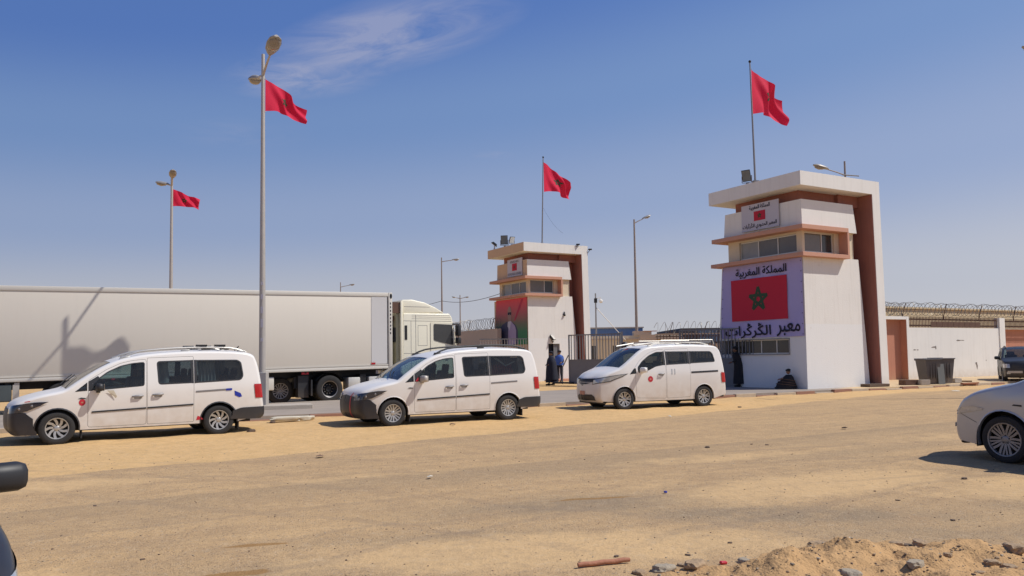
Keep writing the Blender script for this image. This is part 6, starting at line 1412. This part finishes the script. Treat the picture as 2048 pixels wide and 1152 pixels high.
# ================================================================== SAND HEAP, STONES, LITTER IN THE FOREGROUND
HP = [(2.5, 6.15, .55, .34, .12), (1.75, 5.75, .7, .2, .07), (3.35, 6.1, .55, .34, .11), (2.3, 5.85, .7, .3, .07), (4.3, 6.0, .6, .3, .09), (2.7, 5.3, 1.6, .5, .12)]
def heap(x, y):
    h = 0
    for cx_, cy_, a, b2, w_ in HP: h += w_*math.exp(-(((x-cx_)/a)**2+((y-cy_)/b2)**2)*1.1)
    e = fbm(x, y, 3.1)*.05+fbm(x+9, y, 9)*.022+abs(fbm(x+3, y, 22, 2))*.012; return h*(1+.5*fbm(x, y, 2.0))+e*min(1, h*9)-.035
m = MB(); NX, NY = 230, 110; X0, X1, Y0, Y1 = .6, 5.6, 4.6, 7.2
vs_ = [(lerp(X0, X1, i/NX), lerp(Y0, Y1, j/NY), heap(lerp(X0, X1, i/NX), lerp(Y0, Y1, j/NY))) for i in range(NX+1) for j in range(NY+1)]
m.add(vs_, [(i*(NY+1)+j, (i+1)*(NY+1)+j, (i+1)*(NY+1)+j+1, i*(NY+1)+j+1) for i in range(NX) for j in range(NY) if max(vs_[i*(NY+1)+j][2], vs_[(i+1)*(NY+1)+j+1][2]) > -.03])
M['heap'] = pbr('heap_sand', (.50, .31, .15), .95, var=.16, vscale=5, bump=.9, bscale=45, spec=.1)
tag(m.build('sand_heap', M['heap'], smooth=180), kind='structure')
def stone_mesh(seed, rough=.35, flat=.7, n=3):
    bm = bmesh.new(); bmesh.ops.create_icosphere(bm, subdivisions=n, radius=1)
    for v in bm.verts:
        d = v.co.normalized(); k = 1+rough*noise.noise(d*1.3+V3((seed*3.1, seed, 0)))+rough*.45*noise.noise(d*3.3+V3((seed, 0, seed*2)))
        k *= 1-.25*abs(noise.noise(d*2.2+V3((seed*5.3, 1, seed))))-.0
        q = d*k; q = V3((max(-.82, min(.85, q.x)), max(-.8, min(.8, q.y)), max(-.7, min(.62, q.z)))); q.z *= flat; v.co = V3((q.x*1.15, q.y*.85, q.z))
    bm.verts.index_update(); r = [v.co[:] for v in bm.verts], [[v.index for v in f.verts] for f in bm.faces]; bm.free(); return r
def stone(x, y, s_, mat, label, seed, z=None, flat=.7, group='stones lying about', rough=.45):
    v_, f_ = stone_mesh(seed, rough, flat); m_ = MB(); m_.add([(a*s_, b2*s_, c_*s_) for a, b2, c_ in v_], f_); o_ = m_.build('stone', M[mat], smooth=35)
    zz = (max(gz(x, y), heap(x, y) if X0 < x < X1 and Y0 < y < Y1 else -1)+s_*flat*.18) if z is None else z
    o_.location = (x, y, zz); o_.rotation_euler = (0, 0, seed*1.7); return tag(o_, label, 'stone', group)
def gp(px, py, z=0.):     # point of the ground seen at a pixel of the photograph
    d = V3(((px-1024)/1600, -(py-624)/1600, -1)); w_ = camo.matrix_world.to_3x3() @ d; k = (z-1.57)/w_.z; return (w_.x*k, w_.y*k)
BIG = [(1642, 1080, .055, 'stone_dark', .10, 'small dark stone on the crest of the sand heap'), (1636, 1092, .09, 'rock', .06, 'pale stone just below the crest of the sand heap'), (1489, 1112, .075, 'rockgrey', .05, 'grey round stone at the left shoulder of the sand heap'),
       (1325, 1142, .11, 'rockgrey', .0, 'large pale grey rock near the bottom edge left of the heap'), (1280, 1148, .07, 'rock', .0, 'brown rock at the bottom edge beside the pale grey one'), (1390, 1135, .12, 'rock', .02, 'long brown rock between the grey rock and the heap'),
       (1365, 1130, .05, 'rock', .01, 'small rock behind the long brown one'), (1938, 1095, .085, 'rockgrey', .05, 'angular pale rock on the right slope of the heap'), (1812, 1082, .06, 'stone_dark', .09, 'dark stone on the right crest of the heap'), (1840, 1090, .09, 'rock', .08, 'broad brown stone on the right crest of the heap'),
       (1792, 1094, .07, 'rock', .08, 'flat brown stone left of the right crest'), (2030, 1112, .10, 'rock', .05, 'rounded brown rock at the right edge'), (1985, 1128, .07, 'rock', .05, 'brown rock lower right beside two others'), (2018, 1135, .07, 'rock', .05, 'brown rock nearest the lower right corner'),
       (1960, 1140, .05, 'rock', .05, 'smallest brown rock of the lower right cluster'), (1700, 1143, .10, 'rockgrey', .08, 'flat grey rock at the bottom edge below the crest'), (1830, 1138, .08, 'rockgrey', .08, 'flat grey stone low on the middle of the heap'), (1895, 1112, .04, 'rock', .08, 'chip of stone on the upper right slope of the heap'),
       (1929, 958, .055, 'stone_dark', 0, 'dark stone on the road below the silver car'), (1376, 1111, .03, 'stone_dark', 0, 'small dark stone just left of the heap'), (1233, 1115, .03, 'stone_dark', 0, 'small dark stone above the terracotta stick'), (1460, 1086, .025, 'stone_dark', 0, 'tiny dark stone left of the heap crest'),
       (1906, 1041, .032, 'stone_dark', 0, 'dark pebble on the grey asphalt above the heap'), (1796, 1001, .03, 'stone_dark', 0, 'dark pebble in the middle of the sandy patch'), (1750, 984, .022, 'stone_dark', 0, 'small dark pebble in the sandy patch'), (1534, 890, .04, 'stone_dark', 0, 'flat dark scrap on the road before the tower'),
       (1415, 896, .06, 'stone_dark', 0, 'dark flat scrap on the road below the rack van'), (1503, 889, .03, 'stone_dark', 0, 'dark pebble on the road left of the flat scrap'), (190, 1011, .03, 'stone_dark', 0, 'dark pebble on the seam near the left mirror'), (285, 1117, .025, 'stone_dark', 0, 'dark pebble low on the left of the road')]
for i, (px, py, s_, mt, zz, lb) in enumerate(BIG):
    q = gp(px, py, zz); stone(q[0], q[1], s_*.8, mt, lb, i+1, flat=.6 if s_ > .05 else .55)
# loose grit and small pebbles nobody could count
gm = MB(); rn = random.Random(5); v0, f0 = stone_mesh(3, .4, .6, 1)
for _ in range(4200):
    if rn.random() < .75: y = 4.9+rn.random()**1.5*9; x = rn.uniform(-.66, .68)*y
    else:
        i = rn.randrange(len(HP)); x = rn.gauss(HP[i][0], HP[i][2]*.7); y = rn.gauss(HP[i][1], HP[i][3]*.8)
    onheap = X0 < x < X1 and Y0 < y < Y1 and heap(x, y) > 0; s_ = (.0028+.009*rn.random()**5)*(1.5 if onheap else 1)*(1+max(0, y-7)*.05); zz = max(gz(x, y), heap(x, y) if X0 < x < X1 and Y0 < y < Y1 else -1); a = rn.random()*6.3; gm.cur = rn.choice((0, 0, 1, 2))
    gm.add([(x+s_*(p_[0]*cos(a)-p_[1]*sin(a)), y+s_*(p_[0]*sin(a)+p_[1]*cos(a)), zz+s_*(p_[2]+.2)) for p_ in v0], f0)
tag(gm.build('gravel', ['stone_dark', 'rock', 'rockgrey'], fix=False), kind='stuff')
# stick, red scrap, blue cap, plaster sack
m = MB(); pts = [V3((0, 0, .03)).lerp(V3((.40, .12, .035)), k/8)+V3((0, 0, .003*sin(k*2))) for k in range(9)]; m.tube(pts, [.016, .018, .018, .019, .018, .018, .019, .018, .015], 10)
o = m.build('stick', M['stick'], smooth=50); q = gp(1156, 1137); o.location = (q[0], q[1], -.005); tag(o, 'reddish terracotta-coloured stick lying on the ground left of the sand heap', 'stick')
m = MB(); m.box(-.03, .03, -.014, .014, 0, .022, b=.006); o = m.build('red_scrap', M['stickred'], smooth=50); q = gp(1446, 1124, .02); o.location = (q[0], q[1], max(0, heap(*q))+.005); o.rotation_euler = (.2, .1, .5); tag(o, 'tiny red plastic scrap beside the grey stone of the heap', 'scrap')
m = MB(); m.lathe([(0, .018), (.018, .018), (.02, .014), (.02, 0)], 14, axis='z'); o = m.build('bottle_cap', M['stickblue'], smooth=50); q = gp(1331, 986); o.location = (q[0], q[1], .004); tag(o, 'small blue bottle cap in the middle of the road', 'cap')
m = MB(); vv, ff = stone_mesh(11, .35, .35, 3); m.add([(a*.42, b2*.2, c_*.24) for a, b2, c_ in vv], ff); vv, ff = stone_mesh(17, .4, .4, 3); m.add([(a*.2+.5, b2*.14, c_*.2) for a, b2, c_ in vv], ff)
o = m.build('plaster_sack', M['sack'], smooth=60); q = gp(572, 846); o.location = (q[0], q[1], .11); o.rotation_euler = (0, 0, R(20)); tag(o, 'crumpled pale sack lying by the kerb between the two left vans', 'sack')
for i, (px, py, lb) in enumerate(((545, 848, 'brown stone at the left end of the pale sack'), (502, 866, 'dark stone on the sand behind the left van'), (1480, 815, 'pale stone on the sand right of the rack van'))):
    q = gp(px, py); stone(q[0], q[1], .09 if i < 2 else .06, 'stone_dark' if i < 2 else 'rock', lb, 40+i)

def scrap(x, y, s_, rz, mat, label):
    m = MB(); rn_ = random.Random(int(x*100)); n_ = 7
    pts = [(s_*(.7+.5*rn_.random())*cos(2*pi*k/n_), s_*.6*(.7+.5*rn_.random())*sin(2*pi*k/n_), .01+.03*rn_.random()) for k in range(n_)]; m.add(pts+[(0, 0, .05)], [(k, (k+1) % n_, n_) for k in range(n_)])
    o_ = m.build('scrap', M[mat], fix=False); o_.location = (x, y, max(0, gz(x, y))); o_.rotation_euler = (0, 0, rz); tag(o_, label, 'scrap', 'scraps lying on the lot')
for px, py, s_, mt, lb in ((1912, 783, .16, 'sack', 'white scrap on the kerb right of the bins'), (905, 851, .09, 'wood', 'brown scrap on the sand right of the middle van front wheel'), (1690, 858, .07, 'stone_dark', 'dark scrap on the road below the nearer tower'), (640, 915, .10, 'wood', 'brown scrap on the road below the left van tail'),
                           (1340, 835, .07, 'sack', 'pale scrap on the sand in front of the rack van'), (860, 958, .06, 'sack', 'pale scrap in the middle of the left road'), (1700, 1086, .03, 'sack', 'tiny pale scrap just above the heap')):
    q = gp(px, py); scrap(q[0], q[1], s_, px*.1, mt, lb)
